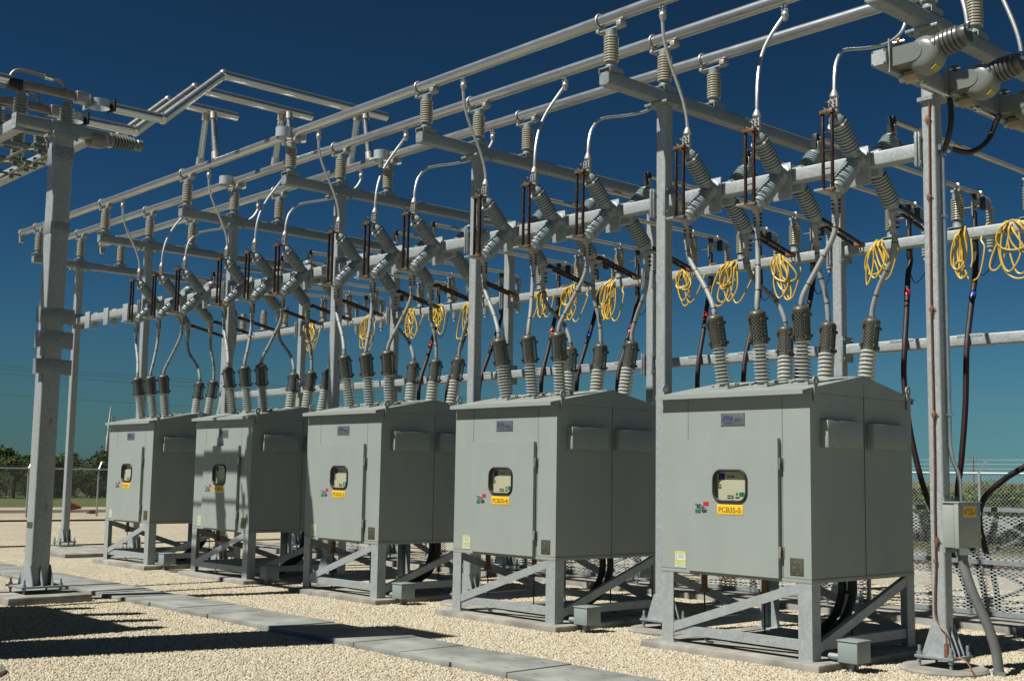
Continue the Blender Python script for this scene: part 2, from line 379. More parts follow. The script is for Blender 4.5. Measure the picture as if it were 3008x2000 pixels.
# ------------------------------------------------------------------ light
EL, AZ = math.radians(54.8), math.radians(16.5)
sun_dir = Vector((-math.sin(AZ)*math.cos(EL), -math.cos(AZ)*math.cos(EL), math.sin(EL)))   # towards the sun
sl = bpy.data.lights.new('sun', 'SUN'); sl.energy = 5.0; sl.angle = math.radians(0.53); sl.color = (1, 0.965, 0.89)
so = bpy.data.objects.new('sun', sl); col.objects.link(so); so.rotation_euler = (-sun_dir).to_track_quat('-Z', 'Y').to_euler(); so.location = (0, 0, 30)
w = bpy.data.worlds.new('World'); scene.world = w; w.use_nodes = True
nt = w.node_tree; bg = nt.nodes['Background']
sky = nt.nodes.new('ShaderNodeTexSky'); sky.sky_type = 'NISHITA'; sky.sun_disc = False
sky.sun_elevation = EL; sky.sun_rotation = math.atan2(sun_dir.x, sun_dir.y)
sky.altitude = 600; sky.air_density = 1.0; sky.dust_density = 0.15; sky.ozone_density = 3.0
sp = nt.nodes.new('ShaderNodeSeparateColor'); cc = nt.nodes.new('ShaderNodeCombineColor'); nt.links.new(sky.outputs[0], sp.inputs[0])
for k_, (g_, m_) in enumerate(((1.3, 0.118*AL), (1.55, 0.20*AL), (1.95, 0.115*AL))):     # deep polarised blue, teal towards the horizon
    pw = nt.nodes.new('ShaderNodeMath'); pw.operation = 'POWER'; pw.inputs[1].default_value = g_; nt.links.new(sp.outputs[k_], pw.inputs[0])
    ml = nt.nodes.new('ShaderNodeMath'); ml.operation = 'MULTIPLY'; ml.inputs[1].default_value = m_; nt.links.new(pw.outputs[0], ml.inputs[0])
    nt.links.new(ml.outputs[0], cc.inputs[k_])
tc = nt.nodes.new('ShaderNodeTexCoord'); tx = nt.nodes.new('ShaderNodeSeparateXYZ'); nt.links.new(tc.outputs['Generated'], tx.inputs[0])
def mr_(src, a, b_, c_, d_):
    n_ = nt.nodes.new('ShaderNodeMapRange'); n_.inputs[1].default_value = a; n_.inputs[2].default_value = b_; n_.inputs[3].default_value = c_; n_.inputs[4].default_value = d_; nt.links.new(src, n_.inputs[0]); return n_.outputs[0]
hz = nt.nodes.new('ShaderNodeMath'); hz.operation = 'POWER'; hz.inputs[1].default_value = 2.2; nt.links.new(mr_(tx.outputs[2], 0.0, 0.24, 0.93, 0.0), hz.inputs[0])
hc = nt.nodes.new('ShaderNodeMix'); hc.data_type = 'RGBA'; nt.links.new(mr_(tx.outputs[0], -0.95, -0.42, 0.0, 1.0), hc.inputs[0])
hc.inputs[6].default_value = (0.068*20*AL, 0.128*20*AL, 0.140*20*AL, 1); hc.inputs[7].default_value = (0.118*20*AL, 0.262*20*AL, 0.31*20*AL, 1)
hm = nt.nodes.new('ShaderNodeMix'); hm.data_type = 'RGBA'; nt.links.new(hz.outputs[0], hm.inputs[0]); nt.links.new(cc.outputs[0], hm.inputs[6]); nt.links.new(hc.outputs[2], hm.inputs[7])
nt.links.new(hm.outputs[2], bg.inputs[0]); bg.inputs[1].default_value = 0.05
scene.view_settings.view_transform = 'Standard'; scene.view_settings.look = 'None'; scene.view_settings.exposure = math.log2(1/AL); scene.view_settings.gamma = 1
scene.cycles.transparent_max_bounces = 24; scene.cycles.max_bounces = 8; scene.cycles.diffuse_bounces = 3

# ------------------------------------------------------------------ ground
def sheet(name, x0, x1, y0, y1, z, m):
    b = MB(m); b.poly([(x0, y0, z), (x1, y0, z), (x1, y1, z), (x0, y1, z)]); o = b.build(name); tag(o, kind='structure'); return o
sheet('ground', -4000, 4000, -4000, 4000, -0.012, 'scrub')
sheet('gravel_yard', -40.2, 30, -30, 12.6, 0.022, 'gravel')
sheet('dirt_road', -44.2, -40.2, -60, 80, -0.002, 'dirt')
sheet('tan_verge', -47.5, -44.2, -60, 80, 0.0, 'gravel')
sheet('dirt_strip', -36.6, 40, 12.6, 17, -0.006, 'dirt')
sheet('grass_verge', -70, -47.5, -60, 80, -0.004, 'grass_mat')
# loose stones near the camera, scattered by geometry nodes
icos = []
for k in range(4):
    bm = bmesh.new(); bmesh.ops.create_icosphere(bm, subdivisions=1, radius=1)
    rnd = random.Random(k)
    for v in bm.verts: v.co *= rnd.uniform(0.72, 1.18); v.co.z *= 0.72; v.co.x *= rnd.uniform(0.95, 1.15)
    me = bpy.data.meshes.new('stone'); bm.to_mesh(me); bm.free(); me.materials.append(MATS['stone'])
    for p in me.polygons: p.use_smooth = True
    icos.append(me)
stone_col = bpy.data.collections.new('stone_kinds')
for me in icos: stone_col.objects.link(bpy.data.objects.new('stone', me))
b = MB('gravel'); n = 14; rows = []
for r in (9.2, 13, 17, 21.5):
    rows.append([b.bm.verts.new((CAM.x + r*math.sin(math.radians(-74+54*i/n)), CAM.y + r*math.cos(math.radians(-74+54*i/n)), 0.027)) for i in range(n+1)])
for A, B in zip(rows, rows[1:]):
    for i in range(n): b.face([A[i], A[i+1], B[i+1], B[i]])
gs = b.build('gravel'); tag(gs, 'loose cream limestone gravel covering the yard', 'gravel', kind='stuff')
ng = bpy.data.node_groups.new('scatter', 'GeometryNodeTree')
ng.interface.new_socket('Geometry', in_out='INPUT', socket_type='NodeSocketGeometry'); ng.interface.new_socket('Geometry', in_out='OUTPUT', socket_type='NodeSocketGeometry')
N, L = ng.nodes.new, ng.links.new
gi, go = N('NodeGroupInput'), N('NodeGroupOutput')
di = N('GeometryNodeDistributePointsOnFaces'); di.inputs['Density'].default_value = 2300; di.inputs['Seed'].default_value = 3
ci = N('GeometryNodeCollectionInfo'); ci.inputs['Collection'].default_value = stone_col; ci.inputs['Separate Children'].default_value = True; ci.inputs['Reset Children'].default_value = True
io = N('GeometryNodeInstanceOnPoints'); io.inputs['Pick Instance'].default_value = True
rr = N('FunctionNodeRandomValue'); rr.data_type = 'FLOAT_VECTOR'; rr.inputs[0].default_value = (0, 0, 0); rr.inputs[1].default_value = (6.28, 6.28, 6.28)
rs = N('FunctionNodeRandomValue'); rs.data_type = 'FLOAT'; rs.inputs[2].default_value = 0.0078; rs.inputs[3].default_value = 0.0178
L(gi.outputs[0], di.inputs['Mesh']); L(di.outputs['Points'], io.inputs['Points']); L(ci.outputs[0], io.inputs['Instance'])
L(rr.outputs[0], io.inputs['Rotation']); L(rs.outputs[1], io.inputs['Scale'])
jg = N('GeometryNodeJoinGeometry'); L(io.outputs[0], jg.inputs[0]); L(gi.outputs[0], jg.inputs[0]); L(jg.outputs[0], go.inputs[0])
md = gs.modifiers.new('scatter', 'NODES'); md.node_group = ng

# concrete trench-cover walkway
b = MB('slab_concrete', 'concrete'); x = -26.15; rnd = random.Random(5)
while x < 6:
    l = 0.752; dz = rnd.uniform(-0.006, 0.006); dy_ = rnd.uniform(-0.012, 0.012); g_ = rnd.uniform(0.003, 0.008)
    b.use('slab_concrete').box(x+g_, x+l-g_, -2.6+dy_, -1.80+dy_, 0.02, 0.085+dz, 0.007)
    for fx in (0.22, 0.72):
        for fy in (0.17, 0.62): b.use('seam').box(x+fx*l, x+fx*l+0.055, -2.6+fy, -2.6+fy+0.008, 0.082+dz, 0.0862+dz)
    b.use('concrete').box(x, x+l, -2.575, -1.825, -0.02, 0.0195)
    x += l
tag(b.build('walkway'), 'low path of grey concrete trench covers crossing the gravel', kind='structure')

# ------------------------------------------------------------------ circuit breaker
W, DP = 1.815, 1.828
root = thing('circuit_breaker', (-W/2, DP/2, 0.1), 'x', 'circuit breaker', 'outdoor circuit breakers in a row')
R0 = root
b = MB('galvanised')
def leg(name, sx, sy):
    x0 = -W if sx < 0 else 0; y0 = 0 if sy < 0 else DP
    b = MB('galvanised_bright'); ix, iy = (1 if sx < 0 else -1), (1 if sy < 0 else -1)
    b.box(x0, x0+ix*0.152, y0, y0+iy*0.012, 0.112, 0.806); b.box(x0, x0+ix*0.012, y0+iy*0.012, y0+iy*0.14, 0.112, 0.806)
    b.box(x0-ix*0.004, x0+ix*0.165, y0-iy*0.004, y0+iy*0.155, 0.1, 0.112)
    b.build('leg', root)
for sx in (-1, 1):
    for sy in (-1, 1): leg('leg', sx, sy)
def brace(pts, name='brace'):
    b = MB('galvanised_bright')
    for p, q, w_, t_, up in pts: b.bar(p, q, t_, w_, up)
    b.build(name, root)
brace([((-1.66, 0.02, 0.235), (-0.155, 0.02, 0.235), 0.09, 0.008, (0, 0, 1)), ((-1.66, 0.05, 0.277), (-0.155, 0.05, 0.277), 0.008, 0.06, (0, 0, 1))], 'rail')
brace([((-0.02, 0.14, 0.235), (-0.02, DP-0.14, 0.235), 0.09, 0.008, (0, 0, 1)), ((-0.05, 0.14, 0.277), (-0.05, DP-0.14, 0.277), 0.008, 0.06, (0, 0, 1))], 'rail')
brace([((-1.66, DP-0.02, 0.235), (-0.155, DP-0.02, 0.235), 0.09, 0.008, (0, 0, 1)), ((-W+0.02, 0.14, 0.2351), (-W+0.02, DP-0.14, 0.2351), 0.09, 0.008, (0, 0, 1))], 'rail')
brace([((-1.70, 0.008, 0.245), (-0.14, 0.008, 0.765), 0.088, 0.008, (0, 0, 1)), ((-1.70, 0.035, 0.285), (-0.14, 0.035, 0.803), 0.008, 0.05, (0, 0, 1))])
brace([((-0.008, 0.10, 0.20), (-0.008, DP-0.12, 0.765), 0.09, 0.008, (0, 0, 1)), ((-0.035, 0.10, 0.243), (-0.035, DP-0.12, 0.806), 0.008, 0.05, (0, 0, 1))])
brace([((-1.70, DP-0.01, 0.765), (-0.13, DP-0.01, 0.24), 0.09, 0.008, (0, 0, 1))])
brace([((-W+0.01, 0.10, 0.765), (-W+0.01, DP-0.12, 0.24), 0.09, 0.008, (0, 0, 1))])
def rrect(cx, cz, hw, hh, r, y, n=6):
    out = []
    for sx, sz, a0 in ((1, 1, 0), (-1, 1, 90), (-1, -1, 180), (1, -1, 270)):
        for k in range(n+1):
            t = math.radians(a0 + 90*k/n); out.append((cx + sx*(hw-r) + r*math.cos(t), y, cz + sz*(hh-r) + r*math.sin(t)))
    return out
WC = (-0.904, 1.693)
def holed(b, x0, x1, z0, z1, y, hw, hh, r):
    o = [b.bm.verts.new(p) for p in ((x0, y, z0), (x1, y, z0), (x1, y, z1), (x0, y, z1))]
    i = [b.bm.verts.new(p) for p in rrect(WC[0], WC[1], hw, hh, r, y)]
    es = [b.bm.edges.new((o[k], o[(k+1) % 4])) for k in range(4)] + [b.bm.edges.new((i[k], i[(k+1) % len(i)])) for k in range(len(i))]
    r_ = bmesh.ops.triangle_fill(b.bm, edges=es, use_beauty=True)
    for f in r_['geom']:
        if isinstance(f, bmesh.types.BMFace): f.material_index = b.mi; f.smooth = True
    return o, i
# cabinet shell
b = MB('paint'); zb, zt = 0.845, 2.585
o, i = holed(b, -W, 0, zb, zt, 0, 0.2, 0.15, 0.09)
i2 = [b.bm.verts.new((v.co.x, 0.07, v.co.z)) for v in i]; b.use('dark_paint'); b.skin(i, i2); b.use('paint')
bk = [b.bm.verts.new((v.co.x, DP, v.co.z)) for v in o]; b.skin(o, bk); b.face(bk)
b.box(-W-0.003, 0.003, -0.003, DP+0.003, 0.806, 0.845, 0.003)
# gable ends
b.box(-W, 0, -0.001, 0.001, zt, 2.621); b.box(-W, 0, DP-0.001, DP+0.001, zt, 2.621)
for x in (-W, 0.0): b.prism([(x-0.004, 0, zt), (x-0.004, DP, zt), (x-0.004, DP, 2.622), (x-0.004, DP/2, 2.7935), (x-0.004, 0, 2.622)], (0.008, 0, 0))
b.build('cabinet', root)
b = MB('seam')
b.bm.free()
for q in ((-1.471, -1.467, -0.0015, 0.001, 2.16, 2.56), (-0.314, -0.310, -0.0015, 0.001, 0.846, 2.56), (-0.001, 0.0052, 0.926, 0.928, 0.81, 2.72), (-0.001, 0.0052, 0.02, DP-0.02, 2.584, 2.586), (-0.001, 0.0045, -0.0045, DP, 0.8435, 0.8465), (-W, -0.001, -0.0045, -0.002, 0.8435, 0.8465)):
    b = MB('seam'); b.box(*q); b.build('panel_seam', root)
# roof: two sloping sheets with folded lips
b = MB('paint'); e = 0.085
pk = 2.80; ev = 2.612
for sgn, y0 in ((-1, -e), (1, DP+e)):
    b.prism([(-W-0.012, y0, ev), (-W-0.012, DP/2, pk), (-W-0.012, DP/2, pk-0.006), (-W-0.012, y0, ev-0.006)], (W+0.022, 0, 0))
    b.prism([(-W-0.02, y0, ev+0.002), (-W-0.02, y0+sgn*0.004, ev+0.002), (-W-0.02, y0+sgn*0.004, ev-0.043), (-W-0.02, y0, ev-0.043)], (W+0.0, 0, 0))
b.box(-W-0.012, 0.01, DP/2-0.01, DP/2+0.01, pk-0.002, pk+0.003)
for x in (-1.2, -0.95, -0.7): b.box(x-0.09, x+0.09, DP/2-0.05, DP/2+0.05, pk+0.001, pk+0.007)
b.build('roof', root)
# lifting lugs
for x, y in ((0.008, 0.075), (0.008, DP-0.075), (-W-0.02, 0.06), (-W-0.02, DP-0.06)):
    b = MB('paint'); b.box(x, x+0.014, y-0.03, y+0.03, 2.50, 2.665)
    pr = [(x, y+0.045*math.cos(a), 2.70+0.045*math.sin(a)) for a in [2*PI*k/20 for k in range(20)]]
    hl = [(x, y+0.02*math.cos(a), 2.70+0.02*math.sin(a)) for a in [2*PI*k/20 for k in range(20)]]
    A = [b.bm.verts.new(p) for p in pr]; B = [b.bm.verts.new(p) for p in hl]; A2 = [b.bm.verts.new(Vector(p)+Vector((0.014, 0, 0))) for p in pr]; B2 = [b.bm.verts.new(Vector(p)+Vector((0.014, 0, 0))) for p in hl]
    b.skin(A, B); b.skin(A2, B2); b.skin(A, A2); b.skin(B, B2)
    b.build('lifting_lug', root)
# door with window
b = MB('paint'); dy = -0.045
o, i = holed(b, -1.449, -0.337, 0.838, 2.157, dy, 0.2, 0.15, 0.09)
bk = [b.bm.verts.new((v.co.x, -0.003, v.co.z)) for v in o]; b.skin(o, bk)
b.use('dark_paint'); i2 = [b.bm.verts.new((v.co.x, -0.003, v.co.z)) for v in i]; b.skin(i, i2)
door = b.build('door', root)
b = MB('black_rubber'); gp = [Vector(p) for p in rrect(WC[0], WC[1], 0.202, 0.152, 0.092, dy-0.004, 8)]; gp.append(gp[0]); b.tube(gp, 0.013, 10, cap=False); b.build('window_gasket', door)
b = MB('glass'); b.poly(rrect(WC[0], WC[1], 0.2, 0.15, 0.09, -0.034)); b.build('window_pane', door)
# panel behind the window
b = MB('panel_cream'); b.box(-1.099, -0.709, -0.003, 0.003, 1.548, 1.838)
yf = -0.0045
def mark(x, z, w_, h_, m): b.use(m).box(x-w_/2, x+w_/2, yf-0.0005, -0.002, z-h_/2, z+h_/2)
mark(-1.035, 1.785, 0.075, 0.065, 'blue_ink'); mark(-0.955, 1.785, 0.018, 0.02, 'brown_copper'); mark(-0.905, 1.785, 0.05, 0.014, 'ink_navy')
mark(-0.76, 1.785, 0.05, 0.02, 'text_grey'); mark(-1.06, 1.70, 0.034, 0.012, 'bronze'); mark(-1.06, 1.675, 0.044, 0.014, 'ink_navy')
mark(-0.945, 1.597, 0.044, 0.011, 'ink_navy'); mark(-0.945, 1.575, 0.044, 0.012, 'ink_navy'); mark(-0.903, 1.585, 0.024, 0.036, 'green_tag'); mark(-0.903, 1.548, 0.044, 0.014, 'ink_navy')
mark(-0.845, 1.58, 0.046, 0.014, 'ink_navy'); b.use('green_tag').cyl((-0.85, -0.002, 1.615), (-0.85, -0.0055, 1.615), 0.014); mark(-0.79, 1.612, 0.062, 0.042, 'green_tag')
b.build('control_panel', root)
# handle
b = MB('chrome'); b.cyl((-1.275, dy, 1.497), (-1.275, dy-0.012, 1.497), 0.016); b.bar((-1.328, dy-0.015, 1.503), (-1.225, dy-0.015, 1.486), 0.012, 0.020, bev=0.004); b.bar((-1.275, dy-0.015, 1.49), (-1.245, dy-0.015, 1.455), 0.012, 0.018, bev=0.003)
b.bar((-1.25, dy-0.014, 1.453), (-1.195, dy-0.014, 1.464), 0.012, 0.022, bev=0.003)
b.use('red_tag').box(-1.236, -1.168, dy-0.003, dy+0.001, 1.492, 1.532); b.use('green_tag').box(-1.338, -1.268, dy-0.003, dy+0.001, 1.418, 1.456)
b.build('handle', door)
for z in (1.917, 1.08):
    b = MB('chrome'); b.cyl((-0.327, dy+0.005, z-0.055), (-0.327, dy+0.005, z+0.055), 0.011, n=12); b.cyl((-0.327, dy+0.005, z-0.004), (-0.327, dy+0.005, z+0.055), 0.014, n=12); b.box(-0.322, -0.295, -0.006, -0.001, z-0.05, z+0.05); b.build('hinge', door)
# maker's plate
b = MB('steel_plate'); b.box(-1.044, -0.752, -0.005, 0, 2.286, 2.414, 0.002)
b.text('EMA', 0.1, (-1.008, -0.0068, 2.338), (1, 0, 0), (0, 0, 1), 'blue_ink', (0.118, 0.052))
up = [Vector(p) for p in rrect(-0.949, 2.357, 0.072, 0.04, 0.03, -0.006, 5)][11:19]; b.tube(up, 0.0025, 6)
for z, l in ((2.352, 0.068), (2.336, 0.085)):
    for k in range(7): b.box(-0.873+k*l/7, -0.873+k*l/7+l/9, -0.0062, -0.004, z-0.004, z+0.004)
b.use('chrome')
for x in (-1.036, -0.760):
    for z in (2.294, 2.406): b.cyl((x, -0.004, z), (x, -0.009, z), 0.006, n=10)
b.build('nameplate', root)
b = MB('white_sticker'); b.box(-1.638, -1.499, -0.0035, 0, 0.858, 1.018)
for z, h in ((1.008, 0.022), (0.928, 0.022), (0.893, 0.02)):
    b.use('lime_sticker').box(-1.637, -1.5, -0.0045, -0.002, z-h/2, z+h/2-0.002); b.use('text_grey').box(-1.598, -1.535, -0.005, -0.003, z-0.004, z+0.002)
for k in range(7): b.use('text_grey').box(-1.60, -1.51-0.012*(k % 3), -0.0042, -0.003, 0.985-k*0.006, 0.988-k*0.006)
for z in (0.981, 0.953): b.use('steel_plate').box(-1.628, -1.616, -0.0042, -0.003, z-0.006, z+0.006)
for z in (0.910, 0.905, 0.872, 0.867): b.use('text_grey').box(-1.62, -1.515, -0.0042, -0.003, z, z+0.003)
b.build('warning_label', root)
b = MB('data_plate'); b.box(-0.235, -0.086, -0.0045, 0, 0.872, 1.034, 0.0015)
for zz, x0, x1 in ((1.0, -0.185, -0.165), (0.99, -0.185, -0.165), (1.0, -0.135, -0.12), (0.95, -0.21, -0.17), (0.935, -0.21, -0.19), (0.885, -0.17, -0.14)): b.use('plate_ink').box(x0, x1, -0.0055, -0.004, zz, zz+0.006)
for k in range(6): b.use('plate_ink').box(-0.115, -0.108, -0.0055, -0.004, 0.9+k*0.014, 0.908+k*0.014)
b.build('data_plate', root)
for y0, y1 in ((0.172, 0.775), (0.965, 1.608)):
    b = MB('paint'); b.box(0.002, 0.085, y0, y1, 2.073, 2.33, 0.004)
    b.use('seam')
    for t in (0.12, 0.5, 0.88): b.box(0.0845, 0.0865, y0+(y1-y0)*t-0.006, y0+(y1-y0)*t+0.006, 2.086, 2.094)
    b.build('vent_hood', root)
# bushings
def bushing(bx, by, tx, ty, front):
    p = Vector((bx, by, 2.685)); q = Vector((tx, ty, 3.45)); d = (q-p).normalized()
    b = MB('white_porcelain'); b.lathe(p, d, [(0, 0.055), (0.04, 0.055)] + sheds(0.05, 0.45, 11 if front else 9, 0.05, 0.087, 0.22 if front else 0.75), 24)
    bu = b.build('bushing', root)
    b = MB('beige_grey'); sl = math.atan2(pk-ev, DP/2+e)*(1 if front else -1)
    M = Matrix.Translation((bx, by, 2.695 if front else 2.715)) @ Matrix.Rotation(sl, 4, 'X')
    b.cbox((0, 0, 0.0), (0.23, 0.21, 0.05), 0.006, M); 
    for sx in (-1, 1):
        for sy in (-1, 1): b.cbox((sx*0.095, sy*0.085, 0.03), (0.03, 0.03, 0.025), 0, M)
    b.build('flange', bu)
    b = MB('guard_mesh'); g0 = p + d*0.445
    b.cyl_uv(g0, d, 0.30, 0.086, 24)
    b.use('guard_solid'); a, c = b.frame(d)
    b.lathe(g0 + d*0.30, d, [(0, 0.089), (0.01, 0.088), (0.03, 0.075), (0.045, 0.045), (0.05, 0.03)], 24)
    b.lathe(g0, d, [(-0.004, 0.082), (0, 0.09), (0.02, 0.09), (0.022, 0.086)], 24, cap=False)
    b.lathe(g0, d, [(0.27, 0.087), (0.285, 0.09), (0.302, 0.09)], 24, cap=False)
    for k in range(4):
        an = PI/4 + k*PI/2 + 0.35; r = (a*math.cos(an) + c*math.sin(an))
        b.bar(g0 + r*0.088, g0 + r*0.088 + d*0.3, 0.035, 0.008, r)
        for t in (0.04, 0.25): b.bar(g0 + r*0.09 + d*t, g0 + r*0.115 + d*t, 0.035, 0.03, d)
    for k in range(6):
        an = k*PI/3; r = (a*math.cos(an) + c*math.sin(an)); b.bar(g0 + r*0.035 + d*0.33, g0 + r*0.04 + d*0.365, 0.012, 0.004, r)
    b.use('guard_shade_core').lathe(g0 - d*0.02, d, [(0, 0.05), (0.30, 0.05)], 14)  # core coloured dark so the guard's holes read as shaded inside
    b.build('bird_guard', bu)
mat('guard_shade_core', (0.03, 0.03, 0.028), 0.5); mat('guard_solid', (0.085, 0.088, 0.07), 0.4, var=0.1)
FB = [(-1.285, 0.375, -1.335, 0.265), (-0.795, 0.375, -0.795, 0.265), (-0.315, 0.375, -0.272, 0.265)]
RB = [(-1.30, 1.452, -1.365, 1.57), (-0.795, 1.452, -0.81, 1.57), (-0.31, 1.452, -0.275, 1.57)]
for q in FB: bushing(*q, True)
for q in RB: bushing(*q, False)
# ground leads and control hoses below the cabinet
for x, y in ((-1.5, 0.3), (-0.93, 0.55), (-0.5, 1.45)):
    b = MB('bronze'); b.box(x-0.025, x+0.025, y-0.02, y+0.02, 0.62, 0.806); b.box(x-0.04, x+0.04, y-0.03, y+0.03, 0.60, 0.635)
    b.use('black_cable').tube(smooth_path([(x, y, 0.62), (x, y, 0.25), (x+0.03, y-0.03, 0.13), (x+0.16, y-0.06, 0.115)]), 0.008, 8); b.build('ground_lead', root)
for x in (-0.55, -0.42):
    b = MB('black_rubber'); b.tube(smooth_path([(x, 1.35, 0.81), (x, 1.35, 0.6), (x-0.03, 1.25, 0.38), (x-0.1, 1.02, 0.2), (x-0.15, 0.95, 0.11)]), 0.042, 12); b.build('control_hose', root)
# numbered labels are made per breaker; the first breaker becomes PCB35-5
def number_plate(rt, num):
    dr = [o for o in col.objects if o.parent == rt and o.name.startswith('door')][0]
    off = world_loc(rt) - Vector((-W/2, DP/2, 0.1))
    b = MB('yellow_label'); b.box(-1.062, -0.747, dy-0.003, dy, 1.412, 1.511, 0.001)
    b.text('PCB35-%d' % num, 0.1, (-1.04, dy-0.0045, 1.436), (1, 0, 0), (0, 0, 1), 'label_ink', (0.268, 0.05))
    bmesh.ops.translate(b.bm, vec=off, verts=b.bm.verts); b.build('number_plate', dr)
LB = {1: 'grey circuit breaker cabinet numbered PCB35-1, farthest of the five', 2: 'grey circuit breaker cabinet numbered PCB35-2 with shadow bars across its door', 3: 'grey circuit breaker cabinet numbered PCB35-3, middle of the row of five',
      4: 'grey circuit breaker cabinet numbered PCB35-4 beside the nearest one', 5: 'nearest and largest grey circuit breaker cabinet, numbered PCB35-5'}
roots = {5: root}; root['label'] = LB[5]
for k in (4, 3, 2, 1): roots[k] = dup(root, (-W/2 - P*(5-k), DP/2, 0.1), LB[k])
for k in roots: number_plate(roots[k], k)
def brk(k): return 'breaker PCB35-%d' % k

# pads, junction boxes
def pad(x0, x1, y0, y1, z1, r, name, label, cat, grp):
    b = MB('concrete'); b.box(x0, x1, y0, y1, -0.05, z1, r); o = b.build(name, loc=((x0+x1)/2, (y0+y1)/2, 0)); return tag(o, label, cat, grp)
proto = pad(-1.995, 0.158, -0.138, 1.98, 0.1, 0.02, 'concrete_pad', 'concrete base pad under breaker PCB35-5', 'concrete pad', 'concrete pads of the breakers')
for k in (4, 3, 2, 1, 0):
    o = proto.copy(); col.objects.link(o); o.location.x -= P*(5-k); o['label'] = 'concrete base pad under ' + brk(k) if k else 'empty concrete pad with no breaker, farthest left'
jb = thing('junction_box', (0.30, 0.22, 0.0), 'x', 'junction box', 'small junction boxes beside the breaker pads')
b = MB('box_grey'); b.box(0.196, 0.40, 0.108, 0.332, 0.118, 0.305, 0.004); b.build('box_body', jb)
b = MB('box_grey'); b.box(0.188, 0.408, 0.10, 0.34, 0.3055, 0.318, 0.003); b.build('lid', jb)
b = MB('galvanised')
for y in (0.17, 0.25): b.cyl((0.30, y, -0.05), (0.30, y, 0.118), 0.022, n=12)
b.use('galvanised').cyl((0.05, 0.2, 0.15), (0.196, 0.2, 0.15), 0.03, n=14); b.build('conduit_stub', jb)
jb['label'] = 'small grey junction box at the right corner of breaker PCB35-5'
for k in (4, 3, 2, 1): dup(jb, (0.30-P*(5-k), 0.22, 0), 'small grey junction box at the right corner of ' + brk(k))

# ------------------------------------------------------------------ posts
PN = {0: 'far left steel post partly behind the wide foreground post', 1: 'steel post just left of breaker PCB35-1', 6: 'nearest steel post carrying the VT35-1 box, right of breaker PCB35-5'}
for k in range(2, 6): PN[k] = 'steel post standing between breakers PCB35-%d and PCB35-%d' % (k-1, k)
BN = {0: 'the farthest crossbeam', 1: 'the crossbeam left of breaker PCB35-1', 6: 'the crossbeam right of breaker PCB35-5'}
for k in range(2, 6): BN[k] = 'the crossbeam between breakers PCB35-%d and PCB35-%d' % (k-1, k)
def make_post(x, y, w_, zt_, label, grp, zp=0.072, plate=0.19, gus=0.27, name='steel_post'):
    r = thing(name, (x, y, 0), label, 'steel post', grp); h = w_/2
    b = MB('galvanised_bright'); b.hss((x, y, zp+0.105), (x, y, zt_), w_, w_, 0.022, up=(0, 1, 0)); b.build('shaft', r)
    b = MB('galvanised'); b.box(x-plate, x+plate, y-plate, y+plate, zp+0.08, zp+0.105, 0.003); b.build('base_plate', r)
    b = MB('galvanised_bright'); z0 = zp+0.105
    for sy in (-1, 1): b.prism([(x-plate*0.86, y+sy*(h+0.002), z0), (x+plate*0.86, y+sy*(h+0.002), z0), (x+plate*0.84, y+sy*(h+0.002), z0+0.03), (x+h, y+sy*(h+0.002), z0+gus), (x-h, y+sy*(h+0.002), z0+gus), (x-plate*0.84, y+sy*(h+0.002), z0+0.03)], (0, sy*0.012, 0))
    for sx in (-1, 1): b.prism([(x+sx*h, y-0.006, z0), (x+sx*plate*0.86, y-0.006, z0), (x+sx*plate*0.84, y-0.006, z0+0.03), (x+sx*h, y-0.006, z0+gus)], (0, 0.012, 0))
    b.build('gusset', r)
    b = MB('zinc_cap')
    for sx in (-1, 1):
        for sy in (-1, 1):
            px, py = x+sx*plate*0.82, y+sy*plate*0.82
            b.cyl((px, py, zp), (px, py, zp+0.19), 0.014, n=10); b.cyl((px, py, zp+0.106), (px, py, zp+0.132), 0.026, n=6); b.cyl((px, py, zp+0.05), (px, py, zp+0.079), 0.026, n=6)
    b.build('anchor_bolts', r)
    return r
ZB0, ZB1 = 6.165, 6.315
p0 = make_post(postx(6), PY, 0.144, ZB0-0.03, PN[6], 'posts of the front row')
b = MB('galvanised'); x = postx(6); b.box(x-0.17, x+0.17, PY-0.17, PY+0.17, ZB0-0.029, ZB0-0.002, 0.002)
for sx in (-1, 1):
    for sy in (-1, 1): b.cyl((x+sx*0.13, PY+sy*0.13, ZB0-0.06), (x+sx*0.13, PY+sy*0.13, ZB0-0.029), 0.02, n=6)
b.build('cap_plate', p0)
for k in range(6): dup(p0, (postx(k), PY, 0), PN[k])
pp = MB('concrete'); pp.lathe((PX, PY, -0.05), (0, 0, 1), [(0, 0.40), (0.10, 0.40), (0.122, 0.375)], 28); pp = pp.build('post_footing', loc=(PX, PY, 0)); tag(pp, 'round concrete footing under the nearest post with the VT35-1 box', 'footing', 'round footings of the front posts')
for k in range(6):
    o = pp.copy(); col.objects.link(o); o.location.x = postx(k); o['label'] = 'round concrete footing under the ' + PN[k].replace(' standing', '')
# crossbeams
cb = thing('crossbeam', (PX, PY, ZB0), 'galvanised crossbeam on top of the nearest post, cut by the frame', 'crossbeam', 'crossbeams under the busbars')
b = MB('galvanised'); b.hss((PX, -0.07, (ZB0+ZB1)/2), (PX, 4.68, (ZB0+ZB1)/2), 0.15, ZB1-ZB0, 0.016); b.build('tube', cb)
b = MB('dark_cap')
for sx in (-1, 1):
    for sz in (-1, 1): b.cbox((PX+sx*0.062, -0.071, (ZB0+ZB1)/2+sz*0.062), (0.016, 0.004, 0.016))
b.use('galvanised').box(PX-0.066, PX+0.066, -0.073, -0.0705, ZB0+0.008, ZB1-0.008); b.build('end_plate', cb)
for k in range(6): dup(cb, (postx(k), PY, ZB0), {0: 'farthest galvanised crossbeam carrying the ends of the busbars'}.get(k, 'galvanised ' + BN[k][4:]))
